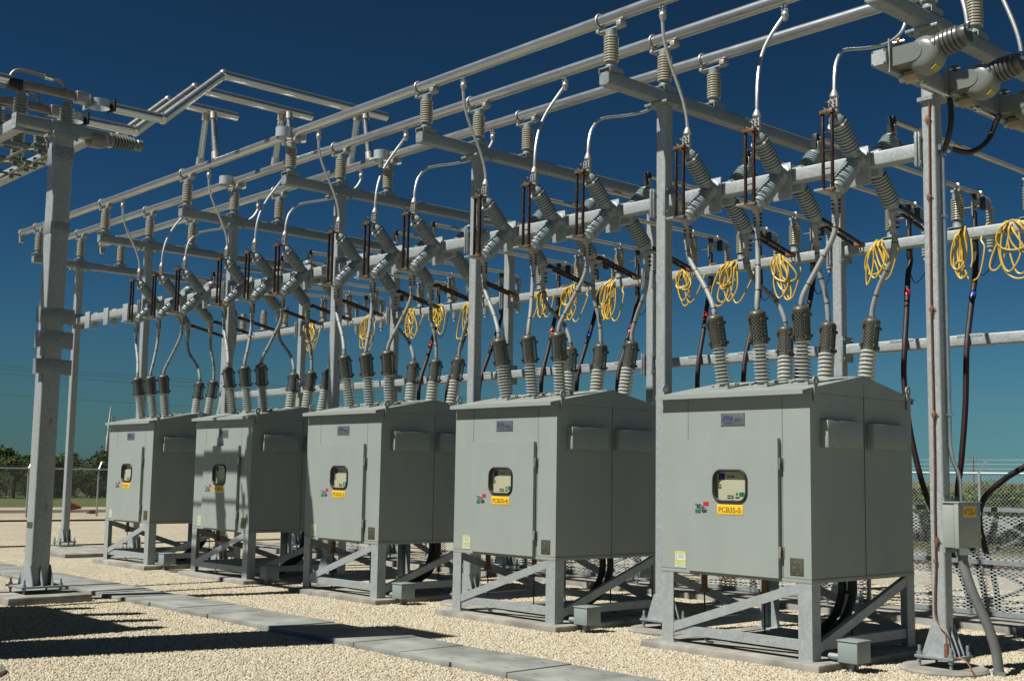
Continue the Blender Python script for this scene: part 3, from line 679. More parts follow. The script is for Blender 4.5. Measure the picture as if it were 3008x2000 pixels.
# post insulators on the crossbeams
YB = (0.044, 0.975, 1.91)
ins = thing('post_insulator', (PX, YB[0], ZB1), 'x', 'insulator', 'cream post insulators under the busbars')
y = YB[0]; zi = ZB1+0.062
b = MB('galvanised'); b.box(PX-0.09, PX+0.09, y-0.11, y+0.11, ZB1+0.047, ZB1+0.06); b.box(PX-0.09, PX-0.08, y-0.11, y+0.11, ZB1+0.001, ZB1+0.047); b.box(PX+0.08, PX+0.09, y-0.11, y+0.11, ZB1+0.001, ZB1+0.047); b.build('base_channel', ins)
b = MB('cream_porcelain'); b.lathe((PX, y, zi), (0, 0, 1), sheds(0.07, 0.385, 10, 0.055, 0.087, 0.8), 24); body = b.build('porcelain', ins)
b = MB('zinc_cap'); b.lathe((PX, y, zi), (0, 0, 1), [(-0.002, 0.075), (0.02, 0.075), (0.025, 0.066), (0.07, 0.06)], 20); b.build('foot', ins)
b = MB('zinc_cap'); b.lathe((PX, y, zi), (0, 0, 1), [(0.385, 0.058), (0.39, 0.067), (0.45, 0.067), (0.455, 0.05)], 20); b.build('cap', ins)
b = MB('alu_cast'); b.box(PX-0.17, PX+0.17, y-0.04, y+0.04, zi+0.456, zi+0.47, 0.002); b.box(PX+0.12, PX+0.19, y-0.055, y+0.055, zi+0.465, zi+0.525, 0.006); b.box(PX-0.19, PX-0.15, y-0.06, y+0.06, zi+0.45, zi+0.49, 0.004)
b.torus((PX-0.17, y, 6.98), (1, 0, 0), 0.082, 0.013, 28, 8); b.build('clamp', ins)
ROWN = ('front', 'middle', 'rear')
first = True
for k in range(6, -1, -1):
    for j in range(3):
        lab = '%s cream insulator on %s' % (ROWN[j], BN[k])
        if first: ins['label'] = lab; first = False
        else: dup(ins, (postx(k), YB[j], ZB1), lab)
# busbars
ZBUS = 6.98
EXP = (postx(3)-0.02, postx(2)-0.09, postx(3)-0.02)
for j in range(3):
    y = YB[j]; t = thing('busbar', (postx(3), y, ZBUS), '%s of the three long aluminium busbars running over the crossbeams' % ROWN[j], 'busbar', 'long aluminium busbars')
    xe = EXP[j]; xl = -20.70
    for a, c in ((xl, xe-0.12), (xe+0.12, 4.2)):
        b = MB('aluminium'); b.cyl((a, y, ZBUS), (c, y, ZBUS), 0.07, n=24); b.build('bus_tube', t)
    b = MB('alu_strap')
    n = 24
    for oy in (-0.135, 0.135):
        for k in range(n):
            a0, a1 = 2*PI*k/n, 2*PI*(k+1)/n; c_ = (xe, y+oy)
            b.prism([(c_[0]+0.125*math.cos(a0), c_[1]+0.125*math.sin(a0), ZBUS-0.075), (c_[0]+0.125*math.cos(a1), c_[1]+0.125*math.sin(a1), ZBUS-0.075), (c_[0]+0.119*math.cos(a1), c_[1]+0.119*math.sin(a1), ZBUS-0.075), (c_[0]+0.119*math.cos(a0), c_[1]+0.119*math.sin(a0), ZBUS-0.075)], (0, 0, 0.15))
    b.use('alu_cast'); b.box(xe+0.095, xe+0.118, y-0.17, y+0.17, ZBUS-0.085, ZBUS+0.085); b.box(xe-0.118, xe-0.095, y-0.17, y+0.17, ZBUS-0.085, ZBUS+0.085); b.box(xe-0.094, xe+0.094, y-0.05, y+0.05, ZBUS-0.14, ZBUS-0.11)
    b.build('expansion_hoop', t)
    b = MB('alu_cast'); b.lathe((xl-0.05, y, ZBUS), (1, 0, 0), [(0, 0.04), (0.02, 0.07), (0.06, 0.078), (0.14, 0.078)], 20); b.bar((xl, y, ZBUS-0.05), (xl+0.03, y, ZBUS-0.22), 0.09, 0.07); b.build('end_cap', t)

# ------------------------------------------------------------------ switch beams
BZ0, BZ1 = 4.90, 5.047
def bayx(k): return P*(5-k)          # shift of bay k relative to bay 5
sb = thing('switch_beam', (PX-P/2, PY, 4.97), 'x', 'steel beam', 'beams carrying the disconnect switches')
b = MB('galvanised_bright'); b.hss((PX-P+0.105, PY, 4.973), (PX-0.105, PY, 4.973), 0.146, 0.146, 0.016); b.build('tube', sb)
for sx, xx in ((1, PX-0.105), (-1, PX-P+0.105)):
    b = MB('galvanised'); b.box(xx-0.013, xx+0.013, PY-0.13, PY+0.13, 4.80, 5.14, 0.002); b.box(xx+sx*0.0135, xx+sx*0.0325, PY-0.11, PY+0.11, 4.80, 5.14, 0.002)
    b.use('zinc_cap')
    for z in (4.84, 5.10):
        for yy in (-0.095, 0.095): b.cyl((xx-sx*0.03, PY+yy, z), (xx+sx*0.04, PY+yy, z), 0.013, n=6)
    b.build('end_plate', sb)
sb['label'] = 'galvanised beam carrying the switches above breaker PCB35-5'
SBs = {5: sb}
for k in range(5): SBs[k] = dup(sb, (PX-P/2-bayx(k), PY, 4.97), 'galvanised beam carrying the switches above ' + brk(k) if k else 'galvanised beam with bare mounting plates, far left')
XS = (-1.84, -0.905, 0.03)
for j in range(3):                     # bare mounting plates of the empty bay
    for sy in (-1, 1):
        x = XS[j]-bayx(0); b = MB('galvanised_bright')
        b.box(x-0.115, x+0.115, PY+sy*0.075, PY+sy*0.10, 4.76, 5.115, 0.002); b.build('mounting_plate', SBs[0])
# ------------------------------------------------------------------ disconnect switches
def make_switch(sy, name, grp):
    x = XS[2]; hy = PY + sy*0.16
    r = thing(name, (x, PY+sy*0.1, 4.97), 'x', 'disconnect switch', grp)
    b = MB('galvanised_bright')
    if sy < 0: b.box(x-0.115, x+0.115, PY-0.10, PY-0.077, 4.72, 5.113, 0.002)
    else: b.box(x-0.115, x+0.115, PY+0.077, PY+0.15, 4.835, 5.10, 0.002)
    b.use('zinc_cap'); b.lathe((x, PY+sy*0.10, 4.97), (0, sy, 0), [(0, 0.125), (0.02, 0.125), (0.03, 0.1), (0.09, 0.085), (0.11, 0.05)], 20)
    b.build('mounting_plate', r)
    ends = {}
    for sz in (1, -1):
        d = Vector((0, sy, sz)).normalized(); p = Vector((x, hy, 4.97)) + d*0.045
        b = MB('blue_porcelain'); b.lathe(p, d, sheds(0.07, 0.42, 10, 0.068, 0.094, 0.8), 24); io_ = b.build('insulator', r)
        b = MB('zinc_cap'); b.lathe(p, d, [(-0.02, 0.055), (0.02, 0.085), (0.07, 0.07)], 18); b.build('metal_cap', io_); b = MB('zinc_cap'); b.lathe(p, d, [(0.42, 0.075), (0.45, 0.078), (0.485, 0.06), (0.50, 0.035)], 18); b.build('metal_cap', io_)
        ends[sz] = p + d*0.49
        if sz > 0 and sy < 0:
            b = MB('white_glaze'); b.torus(p + d*0.40, d, 0.10, 0.011, 18, 8, -0.5, 2.6); b.build('grading_ring', io_)
    up, lo = ends[1], ends[-1]
    if sy < 0:
        yb = lo.y - 0.13
        b = MB('brown_copper')
        for sx in (-0.052, 0.052): b.box(x+sx-0.011, x+sx+0.011, yb-0.016, yb+0.016, lo.z-0.02, up.z+0.02, 0.002)
        for z in (lo.z+0.2, lo.z+0.38, lo.z+0.56): b.cyl((x-0.05, yb, z), (x+0.05, yb, z), 0.007, n=8)
        b.use('bronze').box(x-0.075, x+0.075, yb-0.03, yb+0.03, up.z-0.01, up.z+0.028, 0.004); b.cyl((x-0.075, yb, lo.z-0.012), (x+0.075, yb, lo.z-0.012), 0.02, n=12)
        b.use('dark_cap').torus((x, yb-0.01, up.z+0.07), (0, 1, 0), 0.035, 0.006, 18, 6); b.build('blade', r)
        b = MB('alu_cast'); b.box(x-0.05, x+0.05, lo.y-0.3, lo.y+0.03, lo.z-0.05, lo.z-0.032); b.prism([(x-0.03, lo.y-0.05, lo.z-0.05), (x-0.03, lo.y+0.03, lo.z-0.05), (x-0.03, lo.y+0.035, lo.z-0.15), (x-0.03, lo.y+0.025, lo.z-0.27), (x-0.03, lo.y-0.025, lo.z-0.27), (x-0.03, lo.y-0.015, lo.z-0.15)], (0.06, 0, 0))
        b.use('dark_cap')
        for z in (-0.10, -0.14, -0.18, -0.215): b.cyl((x-0.045, lo.y+0.01, lo.z+z), (x+0.045, lo.y+0.01, lo.z+z), 0.013, n=6); b.cyl((x-0.02, lo.y-0.035, lo.z+z), (x-0.02, lo.y+0.05, lo.z+z), 0.011, n=6)
        b.build('lower_terminal', r)
        b = MB('bronze'); b.bar((x, up.y-0.12, up.z+0.01), (x, up.y+0.01, up.z+0.03), 0.07, 0.02); b.use('alu_cast'); b.box(x-0.04, x+0.04, up.y-0.02, up.y+0.02, up.z+0.0, up.z+0.18, 0.004); b.box(x-0.05, x+0.05, up.y-0.03, up.y-0.018, up.z+0.08, up.z+0.16)
        b.use('dark_cap')
        for z in (0.1, 0.14):
            for sx in (-0.022, 0.022): b.cyl((x+sx, up.y-0.045, up.z+z), (x+sx, up.y+0.03, up.z+z), 0.009, n=6)
        b.build('upper_terminal', r)
    else:
        b = MB('brown_copper')
        for sx in (-0.045, 0.045): b.bar((x+sx, 1.56, 4.615), (x+sx, 2.36, 4.44), 0.02, 0.034)
        for t in (0.25, 0.5, 0.75): p = Vector((x, 1.56, 4.615)).lerp(Vector((x, 2.36, 4.44)), t); b.cyl(p-Vector((0.045, 0, 0)), p+Vector((0.045, 0, 0)), 0.007, n=8)
        b.use('bronze').bar((x, 2.30, 4.452), (x, 2.39, 4.435), 0.12, 0.04); b.use('dark_cap').torus((x, 2.42, 4.40), (1, 0, 0), 0.035, 0.006, 18, 6); b.build('blade', r)
        b = MB('alu_cast'); b.box(x-0.05, x+0.05, lo.y-0.03, lo.y+0.12, lo.z-0.04, lo.z-0.02); b.prism([(x-0.032, lo.y-0.05, lo.z-0.04), (x-0.032, lo.y+0.03, lo.z-0.04), (x-0.032, lo.y+0.02, lo.z-0.28), (x-0.032, lo.y-0.03, lo.z-0.28)], (0.064, 0, 0))
        b.use('dark_cap')
        for z in (-0.10, -0.16, -0.21): b.cyl((x-0.06, lo.y, lo.z+z), (x+0.06, lo.y, lo.z+z), 0.012, n=6)
        b.build('lower_terminal', r)
        b = MB('alu_cast'); b.box(x-0.045, x+0.045, up.y-0.025, up.y+0.025, up.z, up.z+0.13, 0.004); b.use('dark_cap'); b.box(x-0.035, x+0.035, up.y-0.045, up.y-0.026, up.z+0.05, up.z+0.13); b.box(x-0.035, x+0.035, up.y-0.035, up.y+0.03, up.z+0.09, up.z+0.225, 0.015)
        b.use('bronze'); b.bar((x, up.y+0.03, up.z-0.02), (x, up.y+0.16, up.z-0.06), 0.06, 0.02); b.build('upper_terminal', r)
    return r, up, lo
POS3 = ('left', 'middle', 'right')
for sy, nm, wd in ((-1, 'disconnect_switch', 'closed front switch with upright brown blade'), (1, 'disconnect_switch', 'open rear switch with lowered brown blade')):
    r, up, lo = make_switch(sy, nm, 'closed switches on the front side' if sy < 0 else 'open switches on the rear side')
    if sy < 0: UPF, LOF = up, lo
    else: UPR, LOR = up, lo
    base = Vector(r.location); fst = True
    for k in (5, 4, 3, 2, 1):
        for j in (2, 1, 0):
            lab = '%s, %s of three above %s' % (wd, POS3[j], brk(k))
            if fst: r['label'] = lab; fst = False
            else: dup(r, (XS[j]-bayx(k), base.y, base.z), lab)
# leads from the bushings up to the switches
def lead(pts, label, j):
    b = MB('grey_cable', 'black_rubber'); path = smooth_path(pts, 8); b.use('grey_cable').tube(path, 0.027, 12)
    tot = 0; nxt = 0.16
    for i in range(1, len(path)-1):
        tot += (path[i]-path[i-1]).length
        if tot > nxt:
            d = (path[i+1]-path[i-1]).normalized(); b.use('black_rubber').lathe(path[i]-d*0.006, d, [(0, 0.0275), (0.001, 0.0295), (0.011, 0.0295), (0.012, 0.0275)], 12); nxt = tot + 0.28
    o = b.build('lead_cable', loc=pts[-1]); return tag(o, label, 'cable', 'grey leads between breakers and switches')
protoL = {}
for j in range(3):
    x = XS[j]; q = FB[j]; bx, by = q[2], q[3]+0.003
    p = [(x, LOF.y, LOF.z-0.2), (x, LOF.y, LOF.z-0.33), (x+(bx-x)*0.14, LOF.y-0.02, LOF.z-0.50), (x+(bx-x)*0.62, LOF.y-0.09, LOF.z-0.80), (x+(bx-x)*0.93, by+0.015, LOF.z-1.02), (bx, by, 3.44)]
    protoL['f', j] = lead(p, 'grey lead to the %s front bushing of breaker PCB35-5' % POS3[j], j)
    q = RB[j]; bx, by = q[2], q[3]-0.003
    p = [(x, LOR.y, LOR.z-0.2), (x, LOR.y, LOR.z-0.34), (x+(bx-x)*0.16, LOR.y+0.01, LOR.z-0.55), (x+(bx-x)*0.70, LOR.y+0.05, LOR.z-0.80), (x+(bx-x)*0.97, by, LOR.z-1.02), (bx, by, 3.44)]
    protoL['r', j] = lead(p, 'grey lead to the %s rear bushing of breaker PCB35-5' % POS3[j], j)
for (s, j), o in protoL.items():
    for k in (4, 3, 2, 1):
        c = o.copy(); col.objects.link(c); c.location.x -= bayx(k); c['label'] = 'grey lead to the %s %s bushing of %s' % (POS3[j], 'front' if s == 'f' else 'rear', brk(k))
# jumpers from the busbars down to the switches
for j in range(3):
    x = XS[j]; xc = (-1.864, -0.92, -0.005)[j]; y = YB[j]
    t0 = Vector((x, UPF.y, UPF.z+0.24)); t1 = Vector((xc, y, 6.80))
    r = thing('jumper', (x, UPF.y, UPF.z+0.15), 'bare jumper from the %s busbar to the %s switch above breaker PCB35-5' % (ROWN[j], POS3[j]), 'jumper', 'bare jumpers from the busbars')
    if j == 0: path = bez(t0, t0+Vector((0, 0, 0.45)), t1+Vector((-0.02, -0.02, -0.5)), t1, 18)
    elif j == 1: path = bez(t0, t0+Vector((0.02, -0.02, 0.6)), t1+Vector((-0.25, -0.1, -0.35)), t1, 18)
    else: path = smooth_path([t0, (0.02, 0.46, 5.76), (0.0, 0.53, 5.93), (-0.04, 0.70, 6.09), (-0.09, 0.95, 6.19), (-0.10, 1.25, 6.28), (-0.06, 1.58, 6.40), (-0.02, 1.80, 6.56), t1+Vector((0, -0.01, -0.08)), t1], 6)
    b = MB('bare_wire'); b.tube(path, 0.019, 10); b.build('wire', r)
    b = MB('alu_cast'); b.lathe(t0-Vector((0, 0, 0.07)), (0, 0, 1), [(0, 0.03), (0.02, 0.046), (0.04, 0.044), (0.09, 0.022)], 16); b.build('ferrule', r)
    b = MB('alu_cast'); b.lathe(t1, (0, 0, -1), [(-0.02, 0.02), (0.0, 0.03), (0.05, 0.042), (0.055, 0.02)][::-1] if False else [(-0.03, 0.03), (0.0, 0.042), (0.03, 0.036), (0.07, 0.022)], 16)
    b.use('chrome'); b.box(xc-0.04, xc+0.04, y-0.012, y+0.012, 6.825, 6.92, 0.003); b.use('zinc_cap')
    for z in (6.85, 6.885):
        for sx in (-0.022, 0.022): b.cyl((xc+sx, y-0.03, z), (xc+sx, y+0.03, z), 0.01, n=6)
    b.build('clamp', r)
    for k in (4, 3, 2, 1): dup(r, (x-bayx(k), UPF.y, UPF.z+0.15), 'bare jumper from the %s busbar to the %s switch above %s' % (ROWN[j], POS3[j], brk(k)))

# ------------------------------------------------------------------ rear row
RY = 4.65
RN = {0: 'rear post behind the far left bay', 6: 'rear post behind the VT35-1 post'}
for k in range(1, 6): RN[k] = 'rear steel post in line with the %s' % PN[k].replace('steel post ', 'one ').replace('standing ', '').replace('just ', '')
rp0 = make_post(postx(6), RY, 0.144, ZB0-0.01, RN[6], 'posts of the rear row', zp=0.115)
for k in range(6): dup(rp0, (postx(k), RY, 0), RN[k])
def rear_beam(z0, z1, lab, grp, plates):
    r = thing('rear_beam', (PX-P/2, RY, (z0+z1)/2), lab % 'behind breaker PCB35-5', 'steel beam', grp); zc = (z0+z1)/2; h = z1-z0
    b = MB('galvanised_bright'); b.hss((PX-P+0.105, RY, zc), (PX-0.105, RY, zc), 0.145, h, 0.016); b.build('tube', r)
    for sx, xx in ((1, PX-0.105), (-1, PX-P+0.105)):
        b = MB('galvanised'); b.box(xx-0.013, xx+0.013, RY-0.13, RY+0.13, zc-0.17, zc+0.17, 0.002); b.box(xx+sx*0.0135, xx+sx*0.0325, RY-0.11, RY+0.11, zc-0.17, zc+0.17)
        b.use('zinc_cap')
        for z in (-0.13, 0.13):
            for yy in (-0.1, 0.1): b.cyl((xx-sx*0.03, RY+yy, zc+z), (xx+sx*0.04, RY+yy, zc+z), 0.013, n=6)
        b.build('end_plate', r)
    if plates:
        b = MB('galvanised_bright')
        for j in range(3): b.box(XS[j]+0.0, XS[j]+0.34, RY-0.0765, RY+0.0765, z1-0.03, z1+0.006, 0.003)
        b.build('saddle_plate', r)
    for k in range(5): dup(r, (PX-P/2-bayx(k), RY, zc), lab % ('behind ' + brk(k)) if k else lab % 'behind the far left empty bay')
    o = dup(r, (PX+P/2, RY, zc), lab % 'right of the VT35-1 post')
rear_beam(4.815, 4.95, 'upper rear beam with cable coils %s', 'upper rear beams', False)
rear_beam(3.46, 3.60, 'plain lower rear beam %s', 'lower rear beams', True)
# grade beam and expanded-metal guard
b = MB('concrete'); b.box(-18.6, 5, 4.13, 5.15, -0.1, 0.115, 0.02); tag(b.build('grade_beam', loc=(-6, 4.7, 0)), 'long concrete grade beam under the rear posts', 'footing')
gy = 5.02
def guard(x0, x1, label):
    r = thing('mesh_guard', ((x0+x1)/2, gy, 0.115), label, 'mesh guard', 'expanded metal guards around the cables')
    b = MB('expanded_metal'); b.plane_uv((x0, gy, 0.16), (1, 0, 0), (0, 0, 1), x1-x0, 1.27); b.build('mesh', r)
    b = MB('galvanised')
    for z in (0.155, 0.78, 1.435): b.bar((x0, gy-0.02, z), (x1, gy-0.02, z), 0.03, 0.055)
    for x in (x0+0.02, x1-0.02): b.box(x-0.02, x+0.02, gy-0.03, gy+0.01, 0.116, 1.46)
    b.build('frame', r)
    b = MB('galvanised'); xm = (x0+x1)/2
    for z0, z1 in ((0.18, 0.76), (0.80, 1.41)):
        for s in (-1, 1): b.bar((xm-s*0.7, gy+0.5+0.03*s, z0), (xm+s*0.7, gy+0.5+0.03*s, z1), 0.02, 0.05)
    b.build('back_brace', r); return r
WHERE = ('behind breaker PCB35-2', 'behind breaker PCB35-3', 'behind breaker PCB35-4', 'behind breaker PCB35-5', 'right of the post with the VT35-1 box')
g0 = guard(-1.95, 0.95, 'expanded metal guard fence right of the post with the VT35-1 box')
for i in range(4): dup(g0, (-0.5-2.95*(i+1)-0.5*(i+1)*0.9, gy, 0.115), 'expanded metal guard fence behind ' + brk(5-i))
dup(g0, (-0.5+3.0, gy, 0.115), 'expanded metal guard fence at the right edge of the picture')
# insulators on the rear beam
ri = thing('rear_insulator', (XS[2], 4.68, 4.95), 'x', 'insulator', 'insulators on the upper rear beams')
x = XS[2]; z = 4.951
b = MB('galvanised'); b.box(x-0.1, x+0.1, 4.60, 4.77, z+0.03, z+0.042); b.box(x-0.1, x-0.092, 4.60, 4.77, z, z+0.03); b.box(x+0.092, x+0.1, 4.60, 4.77, z, z+0.03); b.build('base_channel', ri)
b = MB('cream_porcelain'); b.lathe((x, 4.68, z+0.043), (0, 0, 1), sheds(0.09, 0.37, 9, 0.055, 0.086, 0.6), 20); b.build('porcelain', ri)
b = MB('zinc_cap'); b.lathe((x, 4.68, z+0.043), (0, 0, 1), [(0, 0.07), (0.02, 0.066), (0.09, 0.06)], 18); b.lathe((x, 4.68, z+0.043), (0, 0, 1), [(0.37, 0.06), (0.375, 0.068), (0.45, 0.066), (0.455, 0.04)], 18); b.build('metal_caps', ri)
rc = thing('rear_conductor', (XS[2], 4.68, 5.55), 'x', 'conductor', 'thin aluminium tubes from switches to cables')
b = MB('alu_warm'); mat('alu_warm', (0.56, 0.53, 0.45), 0.4, 0.6, var=0.1, scale=10); b.cyl((x, UPR.y+0.05, UPR.z+0.18), (x, 5.34, UPR.z+0.18), 0.028, n=14); b.build('tube', rc)
b = MB('alu_cast'); b.box(x-0.06, x+0.06, 4.62, 4.74, z+0.50, z+0.53); b.use('chrome'); b.torus((x, 4.68, UPR.z+0.18), (0, 1, 0), 0.038, 0.012, 18, 8)
b.torus((x, 5.28, UPR.z+0.18), (0, 1, 0), 0.036, 0.012, 18, 8); b.build('clamp', rc)
# cable termination and black cable
ZT = UPR.z+0.18
def cable(x, path, tape, label):
    r = thing('power_cable', (x, 5.1, 0), label, 'cable', 'black power cables with phase tape')
    b = MB('black_cable', 'red_stripe'); pth = smooth_path(path, 8); b.use('black_cable').tube(pth, 0.036, 12)
    b.use('red_stripe')
    for s in (0.6,):
        b.tube([Vector(q) + Vector((0.016, -0.0325, 0)) for q in pth[6:-8]], 0.0048, 6)
    b.build('cable', r)
    if tape:
        q = pth[20]; d = (pth[21]-pth[19]).normalized(); b = MB(tape); b.lathe(q-d*0.045, d, [(0, 0.036), (0.002, 0.044), (0.088, 0.044), (0.09, 0.036)], 14); b.build('phase_tape', r)
    p = Vector(path[0]); b = MB('black_rubber'); b.lathe(p+Vector((0, 0, 0.38)), (0, 0, -1), [(0, 0.02), (0.03, 0.034), (0.27, 0.036)] + [(0.28, 0.04), (0.30, 0.066), (0.312, 0.04), (0.34, 0.066), (0.352, 0.04), (0.38, 0.062), (0.392, 0.04), (0.5, 0.042), (0.52, 0.037)], 16)
    b.use('alu_cast').box(p.x-0.012, p.x+0.012, p.y-0.03, p.y+0.03, p.z+0.38, p.z+0.62); b.use('bronze').cyl((p.x-0.12, p.y-0.05, p.z+0.42), (p.x+0.10, p.y-0.05, p.z+0.42), 0.012, n=8)
    b.build('termination', r)
    b = MB('black_cable'); b.tube(smooth_path([p+Vector((0.04, 0, -0.1)), p+Vector((0.02, -0.02, -0.32)), p+Vector((0.1, -0.02, -0.48)), p+Vector((0.25, 0, -0.3)), p+Vector((0.3, 0.03, 0.05))]), 0.006, 6); b.build('drain_wire', r)
    return r
mk = [((0.0, 5.12, 4.90), (0.01, 5.12, 4.70), (0.05, 4.98, 4.35), (0.10, 4.75, 3.90), (0.155, 4.52, 3.40), (0.13, 4.50, 2.70), (0.06, 4.50, 2.03), (-0.05, 4.6, 1.60), (-0.1, 4.9, 1.2), (-0.1, 5.3, 0.4), (-0.1, 5.4, 0.0)),
      ((0.0, 5.12, 4.90), (0.01, 5.12, 4.72), (0.04, 5.0, 4.50), (0.15, 4.75, 3.975), (0.245, 4.52, 3.50), (0.24, 4.50, 3.04), (0.32, 4.5, 2.36), (0.44, 4.6, 1.65), (0.55, 4.85, 1.1), (0.6, 5.3, 0.4), (0.6, 5.4, 0.0))]
arr = thing('surge_arrester', (XS[2], 5.5, 5.0), 'x', 'surge arrester', 'slim surge arresters behind the rear beam')
b = MB('white_porcelain'); b.lathe((x, 5.55, 4.80), (0, 0, 1), [(0, 0.03)] + sheds(0.05, 0.60, 14, 0.03, 0.052, 0.6) + [(0.62, 0.03)], 16); b.build('porcelain', arr)
b = MB('alu_cast'); b.box(x-0.005, x+0.005, 5.06, 5.62, ZT-0.17, ZT-0.06); b.box(x-0.005, x+0.005, 5.06, 5.16, ZT-0.32, ZT-0.17); b.use('dark_cap'); b.box(x-0.02, x+0.02, 5.28, 5.40, ZT-0.2, ZT-0.02, 0.004); b.box(x-0.02, x+0.02, 5.08, 5.16, ZT-0.1, ZT-0.02)
b.use('alu_warm').tube(smooth_path([(x, 5.2, ZT-0.0), (x, 5.42, ZT+0.0), (x, 5.56, ZT-0.03), (x, 5.59, ZT-0.12)]), 0.012, 8); b.build('bracket', arr)
fst = True; tapes = (None, 'tape_blue', 'tape_red')
for k in (5, 4, 3, 2, 1):
    for j in (2, 1, 0):
        where = '%s phase behind %s' % (POS3[j], brk(k)); xx = XS[j]-bayx(k)
        if k == 1:
            continue_c = True
        if fst: ri['label'] = 'cream rear insulator, ' + where; rc['label'] = 'thin tube conductor, ' + where; arr['label'] = 'slim surge arrester, ' + where; fst = False
        else:
            dup(ri, (xx, 4.68, 4.95), 'cream rear insulator, ' + where); dup(rc, (xx, 4.68, 5.55), 'thin tube conductor, ' + where); dup(arr, (xx, 5.5, 5.0), 'slim surge arrester, ' + where)
cprot = {}
for j in (1, 2, 0):
    pth = {0: mk[1], 1: mk[0], 2: [(p[0]*0.9, p[1], p[2]) for p in mk[0]]}[j]
    tp = {1: 'tape_blue', 2: 'tape_orange', 0: 'tape_red'}[j]
    cprot[j] = cable(XS[j], [(XS[j]+p[0], p[1], p[2]) for p in pth], tp, 'black power cable with tape band, %s phase behind breaker PCB35-5' % POS3[j])
    for k in (4, 3, 2): dup(cprot[j], (XS[j]-bayx(k), 5.1, 0), 'black power cable with tape band, %s phase behind %s' % (POS3[j], brk(k)))
cable(1.0, [(1.9, 5.12, 4.9), (1.88, 5.1, 4.4), (1.8, 4.8, 3.8), (1.5, 4.6, 3.1), (0.8, 4.55, 2.45), (-0.1, 4.6, 1.96), (-0.39, 4.65, 1.80), (-0.67, 4.7, 1.56), (-0.8, 4.85, 1.2), (-0.85, 5.3, 0.5), (-0.85, 5.4, 0)], 'tape_red', 'black power cable sweeping in from the right edge behind the VT35-1 box')
for j in range(3): dup(ri, (XS[j]-bayx(0)+0.02, 4.65, 4.95), 'bare cream insulator, %s of three with nothing attached on the rear beam' % POS3[j])
# coils of yellow cable hung over the rear beam
def coil(x, zc, lab, seed, wf=1.0):
    rnd = random.Random(seed); b = MB('yellow_cable')
    for k in range(rnd.choice((4, 5))):
        w_ = wf*rnd.choice((0.07, 0.11, 0.16, 0.24))*rnd.uniform(0.8, 1.15); cx = x + wf*rnd.uniform(-0.09, 0.09); lo_ = zc - rnd.uniform(0.02, 0.40); yy = 4.545 - rnd.uniform(0.0, 0.05); sh = wf*rnd.uniform(-0.2, 0.26)
        pts = []
        for i in range(29):
            a = 2*PI*i/28 + 0.3
            s, c = math.sin(a), math.cos(a)
            zz = (4.97 + lo_)/2 + (4.97 - lo_)/2*c
            xx = cx + w_*(0.35 + 0.65*(1-c)/2)*s + sh*(1-c)/2
            y_ = yy + (0.10*max(0, c-0.55)/0.45 if c > 0.55 else 0) + 0.012*math.sin(3*a+k) - 0.02*k*0.3
            pts.append((xx, y_, min(zz, 4.972)))
        b.tube(smooth_path(pts, 2), 0.0122, 8)
    # a loose loop hanging off to one side
    ex = x + 0.28 + rnd.uniform(-0.05, 0.1)
    b.tube(smooth_path([(x, 4.53, 4.7), (x+0.05, 4.51, zc-0.15), (x+0.13, 4.5, zc-0.33), (x+0.25, 4.5, zc-0.28), (ex+0.06, 4.52, zc+0.05), (ex, 4.56, 4.78), (ex-0.02, 4.75, 4.99), (ex-0.06, 4.95, 5.05)], 8), 0.011, 8)
    b.tube(smooth_path([(x-0.06, 4.52, 4.85), (x-0.08, 4.5, zc-0.1), (x+0.02, 4.49, zc-0.3), (x+0.16, 4.5, zc-0.12), (x+0.14, 4.53, 4.8)], 8), 0.011, 8)
    return tag(b.build('cable_coil', loc=(x, 4.53, 4.9)), lab, 'cable coil', 'yellow cable coils hung on the rear beams')
CO = {5: (-2.02, -0.80, -0.19), 4: (-5.30, -4.42, -3.53), 3: (-8.45, -7.75, -6.86), 2: (-12.2, -11.35, -10.45), 1: (-15.75, -13.65)}
CZ = {5: (4.74, 4.6, 4.62), 4: (4.75, 4.66, 4.62), 3: (4.8, 4.66, 4.6), 2: (4.7, 4.72, 4.6), 1: (4.66, 4.58)}
sd = 0
for k in CO:
    for j, x in enumerate(CO[k]):
        sd += 1; coil(x, CZ[k][j], 'yellow cable coil, %s one hanging on the rear beam behind %s' % ((POS3[j] if k > 1 else ('left', 'right')[j]), brk(k)), sd, {(5, 1): 0.5, (5, 2): 1.1}.get((k, j), 1.0))

# ------------------------------------------------------------------ voltage transformers and fittings on the near post
vb = thing('transformer_beam', (PX+0.148, PY, 5.555), 'steel beam on the near post carrying three voltage transformers', 'steel beam')
b = MB('galvanised'); b.hss((PX+0.148, -0.22, 5.555), (PX+0.148, 3.1, 5.555), 0.148, 0.148, 0.016); b.use('galvanised_bright').box(PX+0.08, PX+0.216, -0.224, -0.2205, 5.487, 5.623)
b.use('seam')
for sx in (-1, 1):
    for sz in (-1, 1): b.cbox((PX+0.148+sx*0.06, -0.2255, 5.555+sz*0.06), (0.018, 0.003, 0.018))
b.build('tube', vb)
b = MB('galvanised'); b.box(PX-0.09, PX+0.30, PY-0.11, PY+0.12, 5.44, 5.478); b.box(PX-0.09, PX+0.30, PY-0.10, PY+0.11, 5.632, 5.66); b.build('saddle', vb)
vt = thing('voltage_transformer', (0.99, -0.03, 5.55), 'x', 'voltage transformer', 'grey voltage transformers on the near post')
x0 = 0.992; y = -0.03; zc = 5.56
b = MB('galvanised'); b.box(x0, x0+0.012, y-0.145, y+0.145, zc-0.13, zc+0.13); b.box(x0+0.0, x0+0.014, y-0.158, y-0.146, zc-0.15, zc+0.16); b.build('mounting_bracket', vt)
